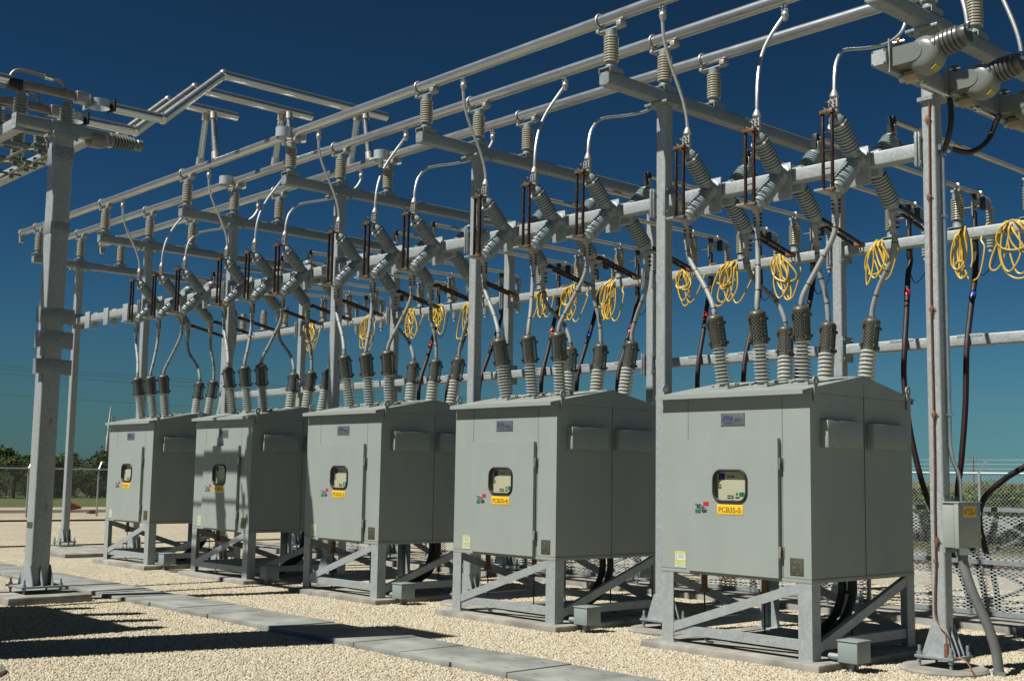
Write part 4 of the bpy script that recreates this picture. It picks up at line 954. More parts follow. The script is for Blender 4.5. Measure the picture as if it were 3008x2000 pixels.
b = MB('vt_grey'); zl = zc-0.005; pr = [(x0+0.013, y-0.125, zl-0.085), (x0+0.22, y-0.125, zl-0.085)] + [(x0+0.22+0.085*math.sin(a), y-0.125, zl-0.085*math.cos(a)) for a in [PI*k/12 for k in range(1, 12)]] + [(x0+0.22, y-0.125, zl+0.085), (x0+0.013, y-0.125, zl+0.085)]
b.prism(pr, (0, 0.25, 0))
b.lathe((x0+0.29, y-0.115, zc-0.03), (0, 1, 0), [(-0.004, 0.06), (0.0, 0.105), (0.02, 0.14), (0.055, 0.165), (0.115, 0.172), (0.175, 0.165), (0.21, 0.14), (0.23, 0.105), (0.234, 0.06)], 32)
b.use('faded_yellow'); ca, sa = math.cos(-0.95), math.sin(-0.95); b.bar((x0+0.29+0.171*ca, y-0.075, zc-0.03+0.171*sa), (x0+0.29+0.171*ca, y+0.015, zc-0.03+0.171*sa), 0.06, 0.008, (ca, 0, sa))
b.build('tank', vt)
b = MB('vt_dark'); d = Vector((1, 0, 0.17)).normalized(); pr = [(0, 0.09), (0.03, 0.105)]
for k in range(6): t = 0.035+k*0.04; q_ = 0.004*abs(k-2.2); pr += [(t, 0.098-q_), (t+0.004, 0.117-q_), (t+0.027, 0.112-q_), (t+0.033, 0.097-q_)]
pr += [(0.28, 0.09), (0.30, 0.092), (0.33, 0.085), (0.335, 0.05)]; b.lathe((x0+0.355, y, zc+0.02), d, pr, 28); b.build('bushing', vt)
b = MB('chrome'); b.box(x0+0.65, x0+0.69, y-0.02, y+0.02, zc+0.09, zc+0.17, 0.004); b.cyl((x0+0.66, y-0.05, zc+0.10), (x0+0.69, y+0.04, zc+0.12), 0.018, n=10); b.build('terminal', vt)
b = MB('tan_cap'); b.cyl((x0+0.03, y+0.1, zc-0.15), (x0+0.16, y+0.1, zc-0.15), 0.062, n=8); b.use('alu_cast').cyl((x0-0.03, y+0.1, zc-0.15), (x0+0.03, y+0.1, zc-0.15), 0.035, n=12); b.build('terminal_box', vt)
b = MB('bronze'); b.cbox((x0+0.07, y-0.1, zc+0.13), (0.05, 0.05, 0.05), 0.006); b.use('chrome').cyl((x0+0.03, y-0.12, zc+0.12), (x0+0.13, y-0.1, zc+0.125), 0.012, n=8); b.build('ground_clamp', vt)
vt['label'] = 'grey voltage transformer at the near end of its beam'
dup(vt, (0.99, 0.99, 5.55), 'grey voltage transformer mounted in the middle of its beam'); dup(vt, (0.99, 2.0, 5.55), 'grey voltage transformer at the right edge of the picture')
for j in range(3):
    y = (-0.03, 0.99, 2.0)[j]; p = Vector((1.665, y, 5.71)); q = Vector((1.35, YB[j], 6.9)); b = MB('bare_wire'); b.tube(bez(p, p+Vector((-0.02, 0, 0.35)), q+Vector((0.05, 0, -0.5)), q, 16), 0.019, 10)
    tag(b.build('jumper', loc=p), 'bare jumper hanging to the %s voltage transformer' % ('near', 'middle', 'far')[j], 'jumper', 'bare jumpers of the voltage transformers')
# steel conduit between the transformers and black hoses
b = MB('chrome'); b.tube([(1.02, 0.30, 5.42), (1.02, 0.85, 5.42)], 0.022, 12); b.tube([(1.02, 1.3, 5.42), (1.02, 1.75, 5.42)], 0.022, 12)
for y in (0.35, 0.75, 1.4): b.cyl((1.02, y-0.03, 5.42), (1.02, y+0.03, 5.42), 0.034, n=12)
tag(b.build('conduit_run', loc=(1.02, 1, 5.42)), 'short shiny conduit run under the voltage transformers', 'conduit')
for pts, lb in (([(1.02, 0.86, 5.40), (1.03, 0.86, 5.2), (1.0, 0.86, 5.03), (0.93, 0.90, 4.93), (0.90, 0.95, 4.98)], 'short black hose from transformer beam down to the conduit tee'), ([(0.93, 1.06, 4.96), (1.05, 1.18, 4.93), (1.12, 1.38, 5.06), (1.10, 1.62, 5.30), (1.05, 1.80, 5.42)], 'black hose sagging from the conduit tee to the right')):
    b = MB('black_rubber'); b.tube(smooth_path(pts, 8), 0.027, 12); tag(b.build('flexible_hose', loc=pts[0]), lb, 'hose')
cd = thing('conduit', (0.865, 1.0, 1.6), 'thin shiny conduit running down the near post to the VT35-1 box', 'conduit')
b = MB('alu_strap'); mat('conduit_metal', (0.42, 0.50, 0.52), 0.3, 0.85, var=0.1); b = MB('conduit_metal'); b.tube([(0.868, 1.0, 4.95), (0.868, 1.0, 2.2)] + smooth_path([(0.868, 1.0, 2.1), (0.872, 1.03, 1.98), (0.885, 1.10, 1.86), (0.89, 1.13, 1.75)], 5) + [(0.89, 1.13, 1.585)], 0.019, 12); b.build('pipe', cd)
b = MB('conduit_metal'); b.cyl((0.868, 1.0, 4.90), (0.868, 1.0, 5.0), 0.034, n=12); b.cyl((0.868, 0.94, 4.97), (0.868, 1.10, 4.97), 0.03, n=12); b.build('tee', cd)
b = MB('chrome')
for z in (2.4, 4.3): b.box(0.841, 0.90, 0.97, 1.03, z-0.012, z+0.012); b.cyl((0.868, 1.0, z-0.012), (0.868, 1.0, z+0.012), 0.026, n=12)
b.build('strap', cd)
# VT box
vbx = thing('instrument_box', (0.93, 1.07, 1.37), 'grey wall box with yellow VT35-1 label on the near post', 'junction box')
b = MB('beige_grey'); b.box(0.842, 0.955, 0.872, 1.285, 1.166, 1.568, 0.004); b.build('box_body', vbx)
b = MB('beige_grey'); b.box(0.958, 1.003, 0.866, 1.291, 1.162, 1.572, 0.005); dr = b.build('door', vbx)
b = MB('beige_grey'); b.box(0.838, 1.012, 0.860, 1.297, 1.573, 1.587, 0.003); b.build('lid', vbx)
b = MB('yellow_label'); b.box(1.003, 1.0055, 0.957, 1.207, 1.442, 1.545); b.text('VT35-1', 0.1, (1.0072, 0.972, 1.465), (0, 1, 0), (0, 0, 1), 'label_ink', (0.22, 0.058)); b.build('number_plate', dr)
b = MB('chrome')
for z in (1.25, 1.46): b.box(1.003, 1.012, 1.262, 1.282, z, z+0.03)
b.build('latch', dr)
b = MB('galvanised')
for z in (1.605, 1.135): b.box(0.83, 0.86, 0.88, 1.25, z-0.02, z+0.02)
b.build('strut', vbx)
fc = thing('flexible_conduit', (1.25, 1.05, 0), 'thick grey flexible conduit bending from the VT35-1 box to the ground', 'conduit')
b = MB('flex_conduit'); b.tube(smooth_path([(0.965, 1.0, 1.12), (0.975, 1.0, 1.0), (1.02, 1.0, 0.85), (1.08, 1.02, 0.68), (1.16, 1.06, 0.47), (1.21, 1.1, 0.25), (1.225, 1.12, 0.05)], 8), 0.046, 14); b.build('hose', fc)
b = MB('conduit_metal'); b.cyl((0.965, 1.0, 1.10), (0.965, 1.0, 1.164), 0.052, n=16); b.cyl((1.225, 1.12, -0.02), (1.225, 1.12, 0.07), 0.056, n=16); b.build('fitting', fc)
gw = thing('ground_wire', (0.765, 0.89, 0.3), 'copper ground wire clamped down the front of the near post', 'ground wire')
b = MB('copper_wire'); b.tube(smooth_path([(0.80, 0.885, 5.42), (0.79, 0.885, 5.25), (0.78, 0.885, 4.5), (0.768, 0.885, 3.4), (0.768, 0.885, 2.1), (0.758, 0.885, 1.5), (0.756, 0.885, 1.0), (0.742, 0.885, 0.72), (0.745, 0.88, 0.54), (0.79, 0.87, 0.45), (0.855, 0.85, 0.40), (0.873, 0.84, 0.30), (0.875, 0.835, 0.22), (0.93, 0.83, 0.185), (1.06, 0.82, 0.17), (1.15, 0.80, 0.06), (1.16, 0.80, 0.0)], 8), 0.0085, 8); b.build('wire', gw)
b = MB('copper_wire')
for z in (5.25, 4.49, 3.4, 2.4, 1.22): b.box(0.755, 0.79, 0.875, 0.902, z-0.022, z+0.022, 0.005); b.cyl((0.738, 0.888, z), (0.808, 0.888, z), 0.006, n=8); b.box(0.765, 0.782, 0.872, 0.90, z-0.055, z+0.035, 0.004)
b.box(0.742, 0.77, 0.87, 0.90, 1.02, 1.05); b.cyl((0.875, 0.82, 0.16), (0.875, 0.835, 0.30), 0.022, n=10); b.build('clamp', gw)

# ------------------------------------------------------------------ left structure
LX, LY = -9.605, -3.475
lp = make_post(LX, LY, 0.25, 6.24, 'wide galvanised post in the left foreground with three channel brackets', None, zp=0.13, plate=0.29, gus=0.26)
b = MB('galvanised')
for z0, z1 in ((3.00, 3.20), (3.35, 3.575), (3.68, 3.885)):
    b.box(LX+0.126, LX+0.138, LY-0.20, LY+0.26, z0, z1, 0.001); b.box(LX-0.02, LX+0.126, LY-0.20, LY-0.188, z0, z1); b.box(LX-0.02, LX+0.126, LY+0.248, LY+0.26, z0, z1)
    b.use('seam').box(LX+0.1375, LX+0.1395, LY+0.02, LY+0.034, (z0+z1)/2-0.008, (z0+z1)/2+0.008); b.use('galvanised')
b.build('channel_bracket', lp)
for z0, z1 in ((4.90, 5.06), (5.86, 6.10)):
    b = MB('galvanised'); b.box(LX-0.131, LX+0.131, LY-0.131, LY+0.131, z0, z1, 0.003); b.use('seam')
    for yy, zz in ((-0.07, 0.5), (-0.03, 0.62), (-0.03, 0.38), (0.05, 0.62), (0.05, 0.38), (0.09, 0.5)): b.cbox((LX+0.1315, LY+yy, z0+(z1-z0)*zz), (0.004, 0.014, 0.014))
    b.build('collar', lp)
for z in (2.37, 1.25):
    b = MB('white_sticker'); b.box(LX+0.1255, LX+0.15, LY+0.035, LY+0.04, z-0.045, z+0.045); b.box(LX+0.1255, LX+0.127, LY+0.02, LY+0.034, z-0.045, z+0.045); b.build('cable_tab', lp)
b = MB('data_plate'); b.box(LX-0.09, LX+0.1, LY-0.127, LY-0.1255, 0.97, 1.05); b.build('faded_tag', lp)
b = MB('galvanised'); b.box(LX-0.18, LX+0.18, LY-0.18, LY+0.18, 6.241, 6.287, 0.003); b.use('zinc_cap')
for sx in (-1, 1):
    for sy in (-1, 1): b.cyl((LX+sx*0.15, LY+sy*0.15, 6.2), (LX+sx*0.15, LY+sy*0.15, 6.24), 0.02, n=6)
b.build('cap_plate', lp)
pad(LX-0.62, LX+0.55, LY-0.55, LY+0.55, 0.135, 0.03, 'post_footing', 'concrete footing under the wide left foreground post', 'footing', None)
lb_ = thing('left_frame', (LX, LY, 6.29), 'top frame of steel beams on the wide left foreground post', 'steel frame')
b = MB('galvanised'); b.hss((-9.57, -4.13, 6.365), (-9.57, -2.85, 6.365), 0.155, 0.152, 0.014); b.box(-9.585, -9.485, -3.66, -3.22, 6.28, 6.45, 0.002); b.build('cross_tube', lb_)
b = MB('galvanised_bright'); b.hss((-14.3, -4.045, 6.325), (-9.65, -4.045, 6.325), 0.15, 0.16, 0.012); b.build('front_tube', lb_)
b = MB('galvanised_bright'); b.hss((-14.3, -3.055, 6.35), (-9.65, -3.055, 6.35), 0.15, 0.15, 0.012); b.build('rear_tube', lb_)
b = MB('galvanised_bright'); b.box(-9.66, -9.49, -4.142, -4.131, 6.24, 6.45); b.use('seam')
for sx in (-0.03, 0.03):
    for sz in (-0.05, 0.04): b.cbox((-9.575+sx, -4.143, 6.35+sz), (0.014, 0.004, 0.014))
b.build('end_plate', lb_)
b = MB('dark_paint')
for y in (-3.72, -3.36): b.cyl((-14, y, 6.17), (-9.9, y, 6.17), 0.022, n=10)
for x in (-10.1, -10.45, -11.05, -11.4, -12.0):
    b.cyl((x, -3.95, 6.20), (x, -3.14, 6.20), 0.018, n=8); b.cbox((x+0.1, -3.5, 6.19), (0.07, 0.06, 0.06)); b.use('galvanised_bright').bar((x-0.14, -3.60, 6.23), (x+0.10, -3.56, 6.22), 0.025, 0.02); b.use('dark_paint').cyl((x+0.05, -3.3, 6.12), (x+0.05, -3.3, 6.26), 0.035, n=10)
b.build('switch_linkage', lb_)
lt = thing('voltage_transformer', (-9.6, -2.8, 6.37), 'grey ribbed transformer bushing at the end of the left frame', 'voltage transformer')
b = MB('vt_grey'); pr = [(0, 0.09), (0.03, 0.105), (0.08, 0.1)]
for k in range(7): t = 0.09+k*0.045; pr += [(t, 0.07), (t+0.006, 0.108-0.002*k), (t+0.018, 0.105-0.002*k), (t+0.024, 0.068)]
pr += [(0.42, 0.07), (0.43, 0.082), (0.50, 0.08), (0.505, 0.05)]; b.lathe((-9.61, -2.83, 6.36), (0, 1, 0.0), pr, 24); b.build('bushing', lt)
b = MB('vt_grey'); b.lathe((-9.61, -3.13, 6.33), (0, 1, 0), [(0, 0.09), (0.04, 0.13), (0.2, 0.13), (0.28, 0.1), (0.3, 0.09)], 24); b.build('tank', lt)
# risers: bus pipes from the left frame, bent up and across the busbars
XA = (-12.14, -11.2, -10.26)
for j in range(3):
    x = XA[j]; ye = YB[j]+0.53; nm = ('far', 'middle', 'near')[j]
    r = thing('riser_bus', (x, -0.7, 7.5), '%s of three bent aluminium pipes climbing from the left frame over the busbars' % nm, 'bus pipe', 'bent aluminium riser pipes')
    b = MB('aluminium_y'); 
    if 'aluminium_y' not in MATS: mat('aluminium_y', (0.70, 0.70, 0.66), 0.24, 0.9, var=0.06, scale=10, stretch=(1, 0.25, 1), rvar=0.05)
    b.cyl((x, -2.52, 7.03), (x, -1.72, 7.03), 0.075, n=22); b.cyl((x, -1.70, 7.035), (x, -0.74, 7.945), 0.075, n=22); b.cyl((x, -0.72, 7.95), (x, ye, 7.95), 0.075, n=22)
    for y, z in ((-1.71, 7.033), (-0.73, 7.95)): b.lathe((x, y-0.0, z-0.085), (0, 0, 1), [(0, 0.03), (0.03, 0.066), (0.085, 0.084), (0.14, 0.066), (0.17, 0.03)], 20)
    b.build('pipe', r)
    for s in (-1, 1):
        ft = Vector((x+s*0.28, YB[j], 7.05)); tp = Vector((x+s*0.06, YB[j]+(0.03 if s > 0 else -0.03), 7.88)); d = (tp-ft)
        b = MB('aluminium_y'); b.cyl(ft, tp, 0.055, n=18); b.use('alu_cast'); b.cyl(ft-d*0.03, ft+d*0.13, 0.068, n=18); b.cyl(tp-d*0.12, tp+d*0.02, 0.068, n=18); b.build('drop_leg', r)
    b = MB('alu_strap'); yr = -2.70; n = 28
    for k in range(n):
        a0, a1 = 2*PI*k/n, 2*PI*(k+1)/n
        b.prism([(x+0.15*math.cos(a0), yr+0.15*math.sin(a0), 6.975), (x+0.15*math.cos(a1), yr+0.15*math.sin(a1), 6.975), (x+0.143*math.cos(a1), yr+0.143*math.sin(a1), 6.975), (x+0.143*math.cos(a0), yr+0.143*math.sin(a0), 6.975)], (0, 0, 0.12))
    b.use('dark_cap'); b.box(x-0.09, x+0.16, yr+0.16, yr+0.185, 6.94, 7.12); b.use('alu_cast'); b.box(x-0.16, x+0.1, yr-0.185, yr-0.16, 6.94, 7.12); b.build('expansion_hoop', r)
    # switch on the frame
    s_ = thing('frame_switch', (x, -3.5, 6.41), '%s horizontal switch with tan bar on top of the left frame' % nm, 'disconnect switch', 'horizontal switches on the left frame')
    b = MB('galvanised'); b.box(x-0.08, x+0.08, -4.15, -2.95, 6.406, 6.47, 0.003); b.build('base_channel', s_)
    for y in (-3.82, -3.17):
        b = MB('brown_glaze'); 
        if 'brown_glaze' not in MATS: mat('brown_glaze', (0.33, 0.36, 0.31), 0.25, var=0.06, coat=0.3)
        b.lathe((x, y, 6.471), (0, 0, 1), [(0, 0.07), (0.04, 0.06)] + sheds(0.05, 0.42, 8, 0.065, 0.102, 0.7) + [(0.43, 0.06), (0.50, 0.058)], 20); b.build('insulator', s_)
    b = MB('tan_metal')
    if 'tan_metal' not in MATS: mat('tan_metal', (0.30, 0.26, 0.21), 0.5, 0.5, var=0.2, scale=12)
    b.box(x-0.045, x+0.045, -3.86, -3.02, 7.02, 7.13, 0.006); b.use('alu_cast').box(x-0.07, x+0.07, -3.06, -2.86, 6.99, 7.15, 0.005); b.use('dark_cap'); b.box(x-0.08, x+0.08, -4.02, -3.83, 6.98, 7.12, 0.01)
    b.use('tan_metal').tube(smooth_path([(x, -4.0, 7.13), (x, -3.9, 7.26), (x, -3.6, 7.27), (x, -3.42, 7.25), (x, -3.30, 7.24), (x, -3.24, 7.2), (x, -3.22, 7.12)], 8), 0.022, 10); b.use('chrome').cyl((x, -3.52, 7.26), (x, -3.40, 7.25), 0.04, n=12); b.build('blade', s_)
    b = MB('aluminium_y'); b.cyl((x, -11.5, 7.10), (x, -3.98, 7.10), 0.07, n=20); tag(b.build('feeder_pipe', loc=(x, -5, 7.10)), '%s of three aluminium pipes entering at the left edge above the frame' % nm, 'bus pipe', 'aluminium pipes feeding the left frame')

# added panel outside the frame, made up to cast the shadow across the path
b = MB('concrete'); b.box(-6.30, -5.15, -6.75, -6.30, -0.05, 7.6, 0.02); tag(b.build('shadow_panel', loc=(-5.7, -6.5, 0)), 'added tall concrete panel left of the view, there to cast a shadow', 'wall')
tr = thing('shadow_transformer', (-8.2, -7.4, 0), 'added grey transformer shape outside the left edge, there to cast shadows', 'transformer')  # unseen and made up; shaped to cast the finger shadows on the gravel
b = MB('vt_grey'); b.box(-9.7, -6.75, -8.6, -6.25, 0.35, 3.9, 0.05); b.build('tank', tr)
b = MB('concrete'); b.box(-10.2, -6.4, -9.2, -6.05, -0.05, 0.34, 0.03); b.build('plinth', tr)
b = MB('vt_grey')
for k in range(9): b.box(-9.6+k*0.33, -9.55+k*0.33, -8.9, -8.6, 0.6, 3.5)
b.build('radiator', tr)
for x_, h_ in ((-9.3, 4.9), (-8.55, 5.3), (-7.8, 5.05), (-7.05, 4.7)):
    b = MB('brown_glaze2'); b.lathe((x_, -6.5, 3.9), (0.06, 0, 1), [(0, 0.16), (0.1, 0.12)] + sheds(0.12, h_-4.1, 9, 0.08, 0.14, 0.7) + [(h_-4.05, 0.05), (h_-3.9, 0.02)], 18); b.build('bushing', tr)
b = MB('vt_grey'); b.cyl((-9.6, -7.9, 4.6), (-7.6, -7.9, 4.6), 0.4, n=24); b.box(-9.3, -9.2, -8.0, -7.8, 3.9, 4.3); b.box(-8.0, -7.9, -8.0, -7.8, 3.9, 4.3); b.build('conservator', tr)
b = MB('concrete'); b.lathe((-4.25, -6.25, -0.05), (0, 0, 1), [(0, 0.46), (0.12, 0.46), (0.15, 0.42)], 30); tag(b.build('bare_footing', loc=(-4.25, -6.25, 0)), 'rounded concrete footing cut by the bottom left corner', 'footing')
# conduits on the gravel, far left
for i, x in enumerate((-20.55, -20.75)):
    b = MB('black_rubber'); b.tube(smooth_path([(x, -3.5, 0.02), (x-0.02, -1, 0.02), (x+0.03, 1.5, 0.02), (x, 4, 0.02), (x+0.05, 9, 0.02)], 6), 0.022, 8); tag(b.build('ground_hose', loc=(x, 0, 0)), 'black hose lying on the gravel, %s of two' % ('nearer', 'farther')[i], 'hose', 'black hoses on the gravel')
b = MB('black_rubber'); b.tube(smooth_path([(-33.3, -6, 0.03), (-33.2, 2, 0.03), (-32.8, 7, 0.03), (-32.6, 12, 0.03)], 8), 0.05, 8); tag(b.build('ground_pipe', loc=(-33, 5, 0)), 'thin black pipe lying on the gravel near the far fence', 'pipe')

# ------------------------------------------------------------------ boundary fences
def fence(o, d, L_, h, step, lab, nbase, out):
    o, d, out = Vector(o), Vector(d), Vector(out)
    r = thing('chain_link_fence', o, lab, 'fence'); n_ = int(L_/step)
    b = MB('chain_link'); b.plane_uv(o + Vector((0, 0, 0.03)), d, (0, 0, 1), n_*step, h-0.05); b.build('mesh', r)
    b = MB('fence_post'); b.cyl(o+Vector((0, 0, h)), o+d*(n_*step)+Vector((0, 0, h)), 0.022, n=8)
    b.build('top_rail', r)
    for i in range(n_+1):
        p = o + d*(i*step); b = MB('fence_post'); b.cyl(p+Vector((0, 0, -0.05)), p+Vector((0, 0, h+0.02)), 0.032, n=10); b.bar(p+Vector((0, 0, h)), p+out*0.2+Vector((0, 0, h+0.27)), 0.03, 0.03); b.build('post', r)
    b = MB('fence_post')
    for k in range(3):
        q = out*(0.07*(k+1)) + Vector((0, 0, h+0.085*(k+1))); b.cyl(o+q, o+d*(n_*step)+q, 0.0022, n=5)
        rnd = random.Random(k)
        for i in range(int(n_*step/0.16)):
            p = o + d*(i*0.16+rnd.uniform(0, 0.05)) + q; b.bar(p-Vector((0, 0, 0.025))-d*0.02, p+Vector((0, 0, 0.025))+d*0.02, 0.004, 0.004)
    b.build('barbed_wire', r)
fence((-36.3, -8.8, 0), (0, 1, 0), 26, 1.72, 2.53, 'chain link fence with barbed wire in front of the far left bushes', 0, (-0.6, 0.75, 0))
fence((-22, 12.4, 0), (1, 0, 0), 45, 1.94, 2.9, 'chain link fence with barbed wire behind the post on the right', 0, (0.6, 0.4, 0))

# ------------------------------------------------------------------ vegetation and far things
def bush_mesh(seed, lm, w_, h_, n_leaf, leaf):
    rnd = random.Random(seed); b = MB(lm); cl = []
    for k in range(16):
        a = rnd.uniform(0, 2*PI); rr_ = w_*math.sqrt(rnd.random())*0.75; zz = h_*rnd.uniform(0.12, 0.86)*(1-0.35*(rr_/w_)**2); cl.append((Vector((rr_*math.cos(a), rr_*math.sin(a), zz)), rnd.uniform(0.18, 0.36)*h_))
    for i in range(n_leaf):
        c, r_ = rnd.choice(cl); v = Vector((rnd.gauss(0, 1), rnd.gauss(0, 1), rnd.gauss(0, 1))).normalized()*r_*(rnd.random()**0.45)
        p = c + v
        if p.z < 0.03: p.z = rnd.uniform(0.02, 0.3)
        u = Vector((rnd.gauss(0, 1), rnd.gauss(0, 1), rnd.gauss(0, 0.7))).normalized(); t_ = u.cross(Vector((rnd.gauss(0, 1), rnd.gauss(0, 1), rnd.gauss(0, 1)))).normalized(); s_ = leaf*rnd.uniform(0.6, 1.4)
        b.poly([p-u*s_, p-t_*s_*0.55, p+u*s_, p+t_*s_*0.55])
    return b
BS = []
def bush(i, x, y, s, lab, cat='bush', grp='bushes beyond the fence'):
    k = i % 4
    if len(BS) <= k:
        b = bush_mesh(20+k, 'leaf' if k % 2 else 'leaf_light', 1.9, 2.6, 2600, 0.085)
        r = thing('bush', (x, y, 0), lab, cat, grp); b2 = MB('bark'); rnd = random.Random(k)
        for q in range(5): a = rnd.uniform(0, 6.28); b2.tube(smooth_path([(0, 0, -0.1), (0.2*math.cos(a), 0.2*math.sin(a), 0.6), (0.9*math.cos(a), 0.9*math.sin(a), 1.6)], 4), [0.05-0.004*m_ for m_ in range(9)], 6)
        o = b.build('foliage'); o.parent = r; o2 = b2.build('stem'); o2.parent = r; BS.append(r)
    else: r = dup(BS[k], (x, y, 0), lab); r['group'] = grp; r['category'] = cat
    r.scale = (s, s, s*random.uniform(0.85, 1.1)); r.rotation_euler.z = random.uniform(0, 6.28); return r
i = 0
cnt = 0
for row, xr, ys in ((0, -65, [1.0+2.3*k for k in range(15)]), (1, -68.5, [0+2.6*k for k in range(14)]), (2, -73, [1+3.0*k for k in range(13)])):
    for y in ys:
        x = xr + random.uniform(-1.2, 1.2); bush(i, x, y + random.uniform(-0.7, 0.7), random.uniform(0.74, 0.95) if row < 2 else random.uniform(0.85, 1.02), 'green bush in the hedge beyond the far left fence', grp='hedge bushes beyond the far left fence'); i += 1
def shrub_mesh(seed):
    rnd = random.Random(seed); b = MB('leaf_bright'); cl = [(Vector((rnd.uniform(-1.5, 1.5), rnd.uniform(-0.9, 0.9), rnd.uniform(0.25, 1.25))), rnd.uniform(0.28, 0.5)) for k in range(26)]
    for i in range(4600):
        c, r_ = rnd.choice(cl); p = c + Vector((rnd.gauss(0, 1), rnd.gauss(0, 1), rnd.gauss(0, 1))).normalized()*r_*(rnd.random()**0.4); p.z = max(p.z, rnd.uniform(0.02, 0.2))
        u = Vector((rnd.gauss(0, 1), rnd.gauss(0, 1), rnd.gauss(0, 0.7))).normalized(); t_ = u.cross(Vector((rnd.gauss(0, 1), rnd.gauss(0, 1), rnd.gauss(0, 1)))).normalized(); s_ = 0.075*rnd.uniform(0.6, 1.4)
        b.poly([p-u*s_, p-t_*s_*0.55, p+u*s_, p+t_*s_*0.55])
    return b
SH = []
for k in range(60):
    x_, y_ = -33 + 0.95*(k % 30) + random.uniform(-0.4, 0.4), 25 + 3.0*(k // 30) + random.uniform(-0.6, 0.6)
    if len(SH) < 3:
        r = thing('shrub', (x_, y_, 0), 'low bright green shrub in the dense row beyond the right fence', 'shrub', 'low shrubs beyond the right fence')
        o = shrub_mesh(60+k).build('foliage'); o.parent = r; b2 = MB('bark'); b2.tube([(0, 0, -0.1), (0.1, 0, 0.4), (0.3, 0.2, 0.9)], [0.04, 0.03, 0.02], 6); o = b2.build('stem'); o.parent = r; SH.append(r)
    else: r = dup(SH[k % 3], (x_, y_, 0), 'low bright green shrub in the dense row beyond the right fence')
    r.scale = (1, 1, random.uniform(0.92, 1.08)); r.rotation_euler.z = random.uniform(-0.5, 0.5) + PI*(k % 2)
def tree(x, y, h_, seed, lab):
    rnd = random.Random(seed); r = thing('tree', (x, y, 0), lab, 'tree', 'trees beyond the far left fence')
    b = MB('bark'); tips = []
    b.tube(smooth_path([(0, 0, -0.1), (0.08, 0.03, h_*0.25), (0.0, 0.1, h_*0.5)], 5), [0.13-0.006*m_ for m_ in range(11)], 8)
    for q in range(7):
        a = q*0.9+rnd.uniform(0, 0.5); l = h_*rnd.uniform(0.3, 0.48); p0 = Vector((0, 0.08, h_*rnd.uniform(0.3, 0.5))); p2 = p0 + Vector((math.cos(a)*l*0.8, math.sin(a)*l*0.8, l*0.75)); b.tube(smooth_path([p0, p0.lerp(p2, 0.5)+Vector((0, 0, 0.1)), p2], 4), [0.06-0.005*m_ for m_ in range(9)], 6); tips.append(p2)
    o = b.build('trunk'); o.parent = r
    b = MB('leaf_light'); 
    for t in tips + [Vector((0, 0, h_*0.85))]:
        for sub in range(4):
            c = t + Vector((rnd.gauss(0, 0.3), rnd.gauss(0, 0.3), rnd.gauss(0, 0.22))); rr_ = rnd.uniform(0.25, 0.48)
            for q in range(95):
                p = c + Vector((rnd.gauss(0, 1), rnd.gauss(0, 1), rnd.gauss(0, 0.8))).normalized()*rr_*rnd.random()**0.5
                u = Vector((rnd.gauss(0, 1), rnd.gauss(0, 1), rnd.gauss(0, 1))).normalized(); t_ = u.cross(Vector((rnd.gauss(0, 1), rnd.gauss(0, 1), rnd.gauss(0, 1)))).normalized(); s_ = 0.09*rnd.uniform(0.6, 1.3)
                b.poly([p-u*s_, p-t_*s_*0.6, p+u*s_, p+t_*s_*0.6])
    o = b.build('crown'); o.parent = r
tree(-63, 15.6, 2.75, 3, 'taller airy tree above the hedge left of breaker PCB35-1'); tree(-65, 18.6, 2.45, 5, 'smaller airy tree above the hedge beside the wind turbine'); tree(-63, 11.6, 2.35, 8, 'airy tree seen between the two left posts'); tree(-64, 7.4, 2.2, 9, 'thin tree rising from the hedge at the far left')
# wind turbine
tdir = Vector((-0.96669, 0.42666, 0)).normalized(); base = Vector((CAM.x, CAM.y, 0)) + tdir*2000; hub = Vector((base.x, base.y, 58))
wt = thing('wind_turbine', base, 'distant white wind turbine standing left of breaker PCB35-1', 'wind turbine')
b = MB('turbine_white'); b.cyl(base, hub, 2.6, 1.5, n=14); b.build('tower', wt)
sx = Vector((tdir.y, -tdir.x, 0)).normalized(); b = MB('turbine_white'); b.cyl(hub-tdir*6, hub+tdir*5, 2.2, n=12); b.build('nacelle', wt)
for a in (4, 113, 184):
    an = math.radians(a); d = sx*math.sin(an)*0.75 + Vector((0, 0, math.cos(an))) - tdir*0.0
    b = MB('turbine_white'); h2 = hub - tdir*7; b.lathe(h2, d, [(0, 1.0), (4, 1.3), (8, 2.1), (20, 1.5), (36, 0.8), (40, 0.3)], 10); b.build('blade', wt)
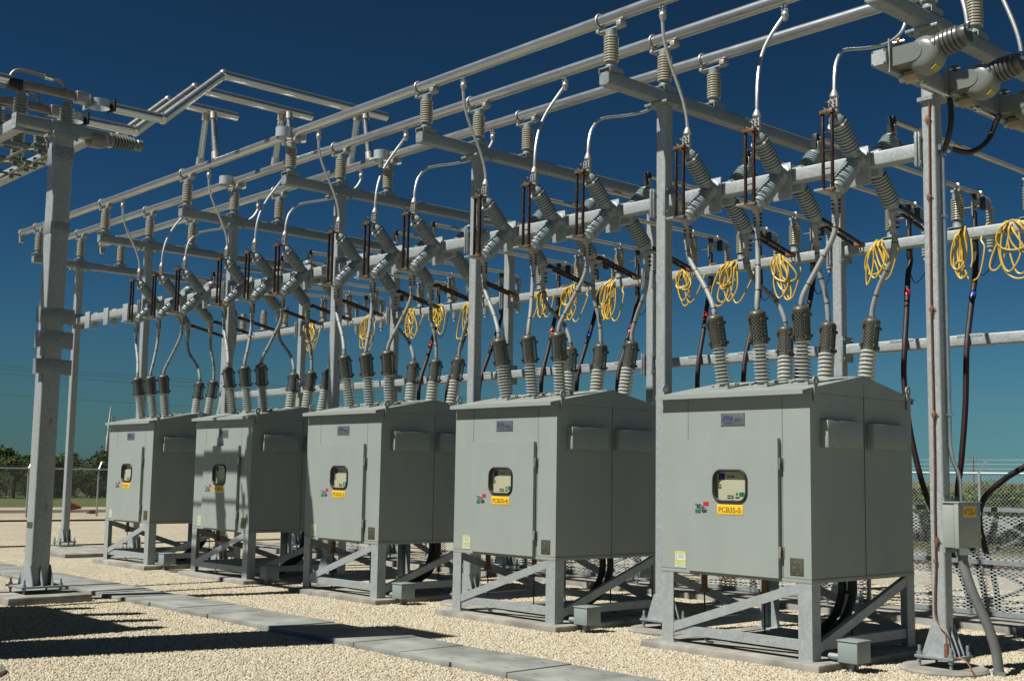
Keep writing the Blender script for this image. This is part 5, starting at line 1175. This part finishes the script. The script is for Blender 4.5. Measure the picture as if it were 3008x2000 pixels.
# utility lines far left
for i, (z0, z1, dd) in enumerate(((10.95, 10.15, 118), (10.75, 9.95, 119), (10.4, 9.6, 120), (8.55, 7.75, 121))):
    b = MB('dull_wire'); p = Vector((CAM.x, CAM.y, 0)) + Vector((math.sin(math.radians(-74)), math.cos(math.radians(-74)), 0))*dd + Vector((0, 0, z0)); q = Vector((CAM.x, CAM.y, 0)) + Vector((math.sin(math.radians(-40)), math.cos(math.radians(-40)), 0))*(dd+16) + Vector((0, 0, z1-0.9))
    b.tube([p.lerp(q, t/20) - Vector((0, 0, 0.8*4*(t/20)*(1-t/20)))*0.3 for t in range(21)], 0.016, 5); tag(b.build('overhead_line', loc=p), 'thin overhead line crossing the left sky, %s of four' % ('topmost', 'second', 'third', 'lowest')[i], 'power line', 'overhead lines in the left sky')
up_ = thing('utility_pole', (-57, 115, 0), 'distant utility pole with short crossarm beyond the right fence', 'utility pole')
b = MB('wood_pole'); b.cyl((-57, 115, 0), (-57, 115, 4.4), 0.16, 0.11, n=8); b.build('shaft', up_)
b = MB('wood_pole'); b.bar((-57.8, 114.5, 4.1), (-56.2, 115.5, 4.1), 0.1, 0.12)
for t in (-0.75, -0.3, 0.3, 0.75): b.cyl((-57+t, 115+t*0.62, 4.15), (-57+t, 115+t*0.62, 4.38), 0.05, n=6)
b.build('crossarm', up_)
for i, (za, zb_) in enumerate(((13.3, 13.9), (12.9, 13.5), (10.6, 10.9))):
    b = MB('pale_wire'); p = Vector((-75, 150+i, za)); q = Vector((-20, 175+i, zb_))
    b.tube([p.lerp(q, t/16) - Vector((0, 0, 0.5*4*(t/16)*(1-t/16))) for t in range(17)], 0.022, 5); tag(b.build('overhead_line', loc=p), 'faint pale overhead line in the right sky, %s of three' % ('upper', 'middle', 'lowest')[i], 'power line', 'overhead lines in the right sky')
cn = thing('traffic_cone', (-42.4, 10.55, 0), 'orange traffic cone lying on its side on the dirt road', 'traffic cone')
b = MB('cone_orange'); b.lathe((-42.45, 10.35, 0.24), (0.1, 0.96, -0.18), [(0, 0.20), (0.05, 0.2), (0.5, 0.06), (0.55, 0.045)], 18); b.build('cone', cn)
b = MB('cone_orange'); b.cbox((0, 0, 0), (0.46, 0.04, 0.46), 0.01, Matrix.Translation((-42.46, 10.32, 0.24)) @ Matrix.Rotation(-0.2, 4, 'X')); b.build('base', cn)
b = MB('rock_brown'); b.box(-39.2, -38.9, 9.75, 10.1, -0.02, 0.16, 0.03); tag(b.build('rock'), 'small brown block beside the far left fence', 'rock')
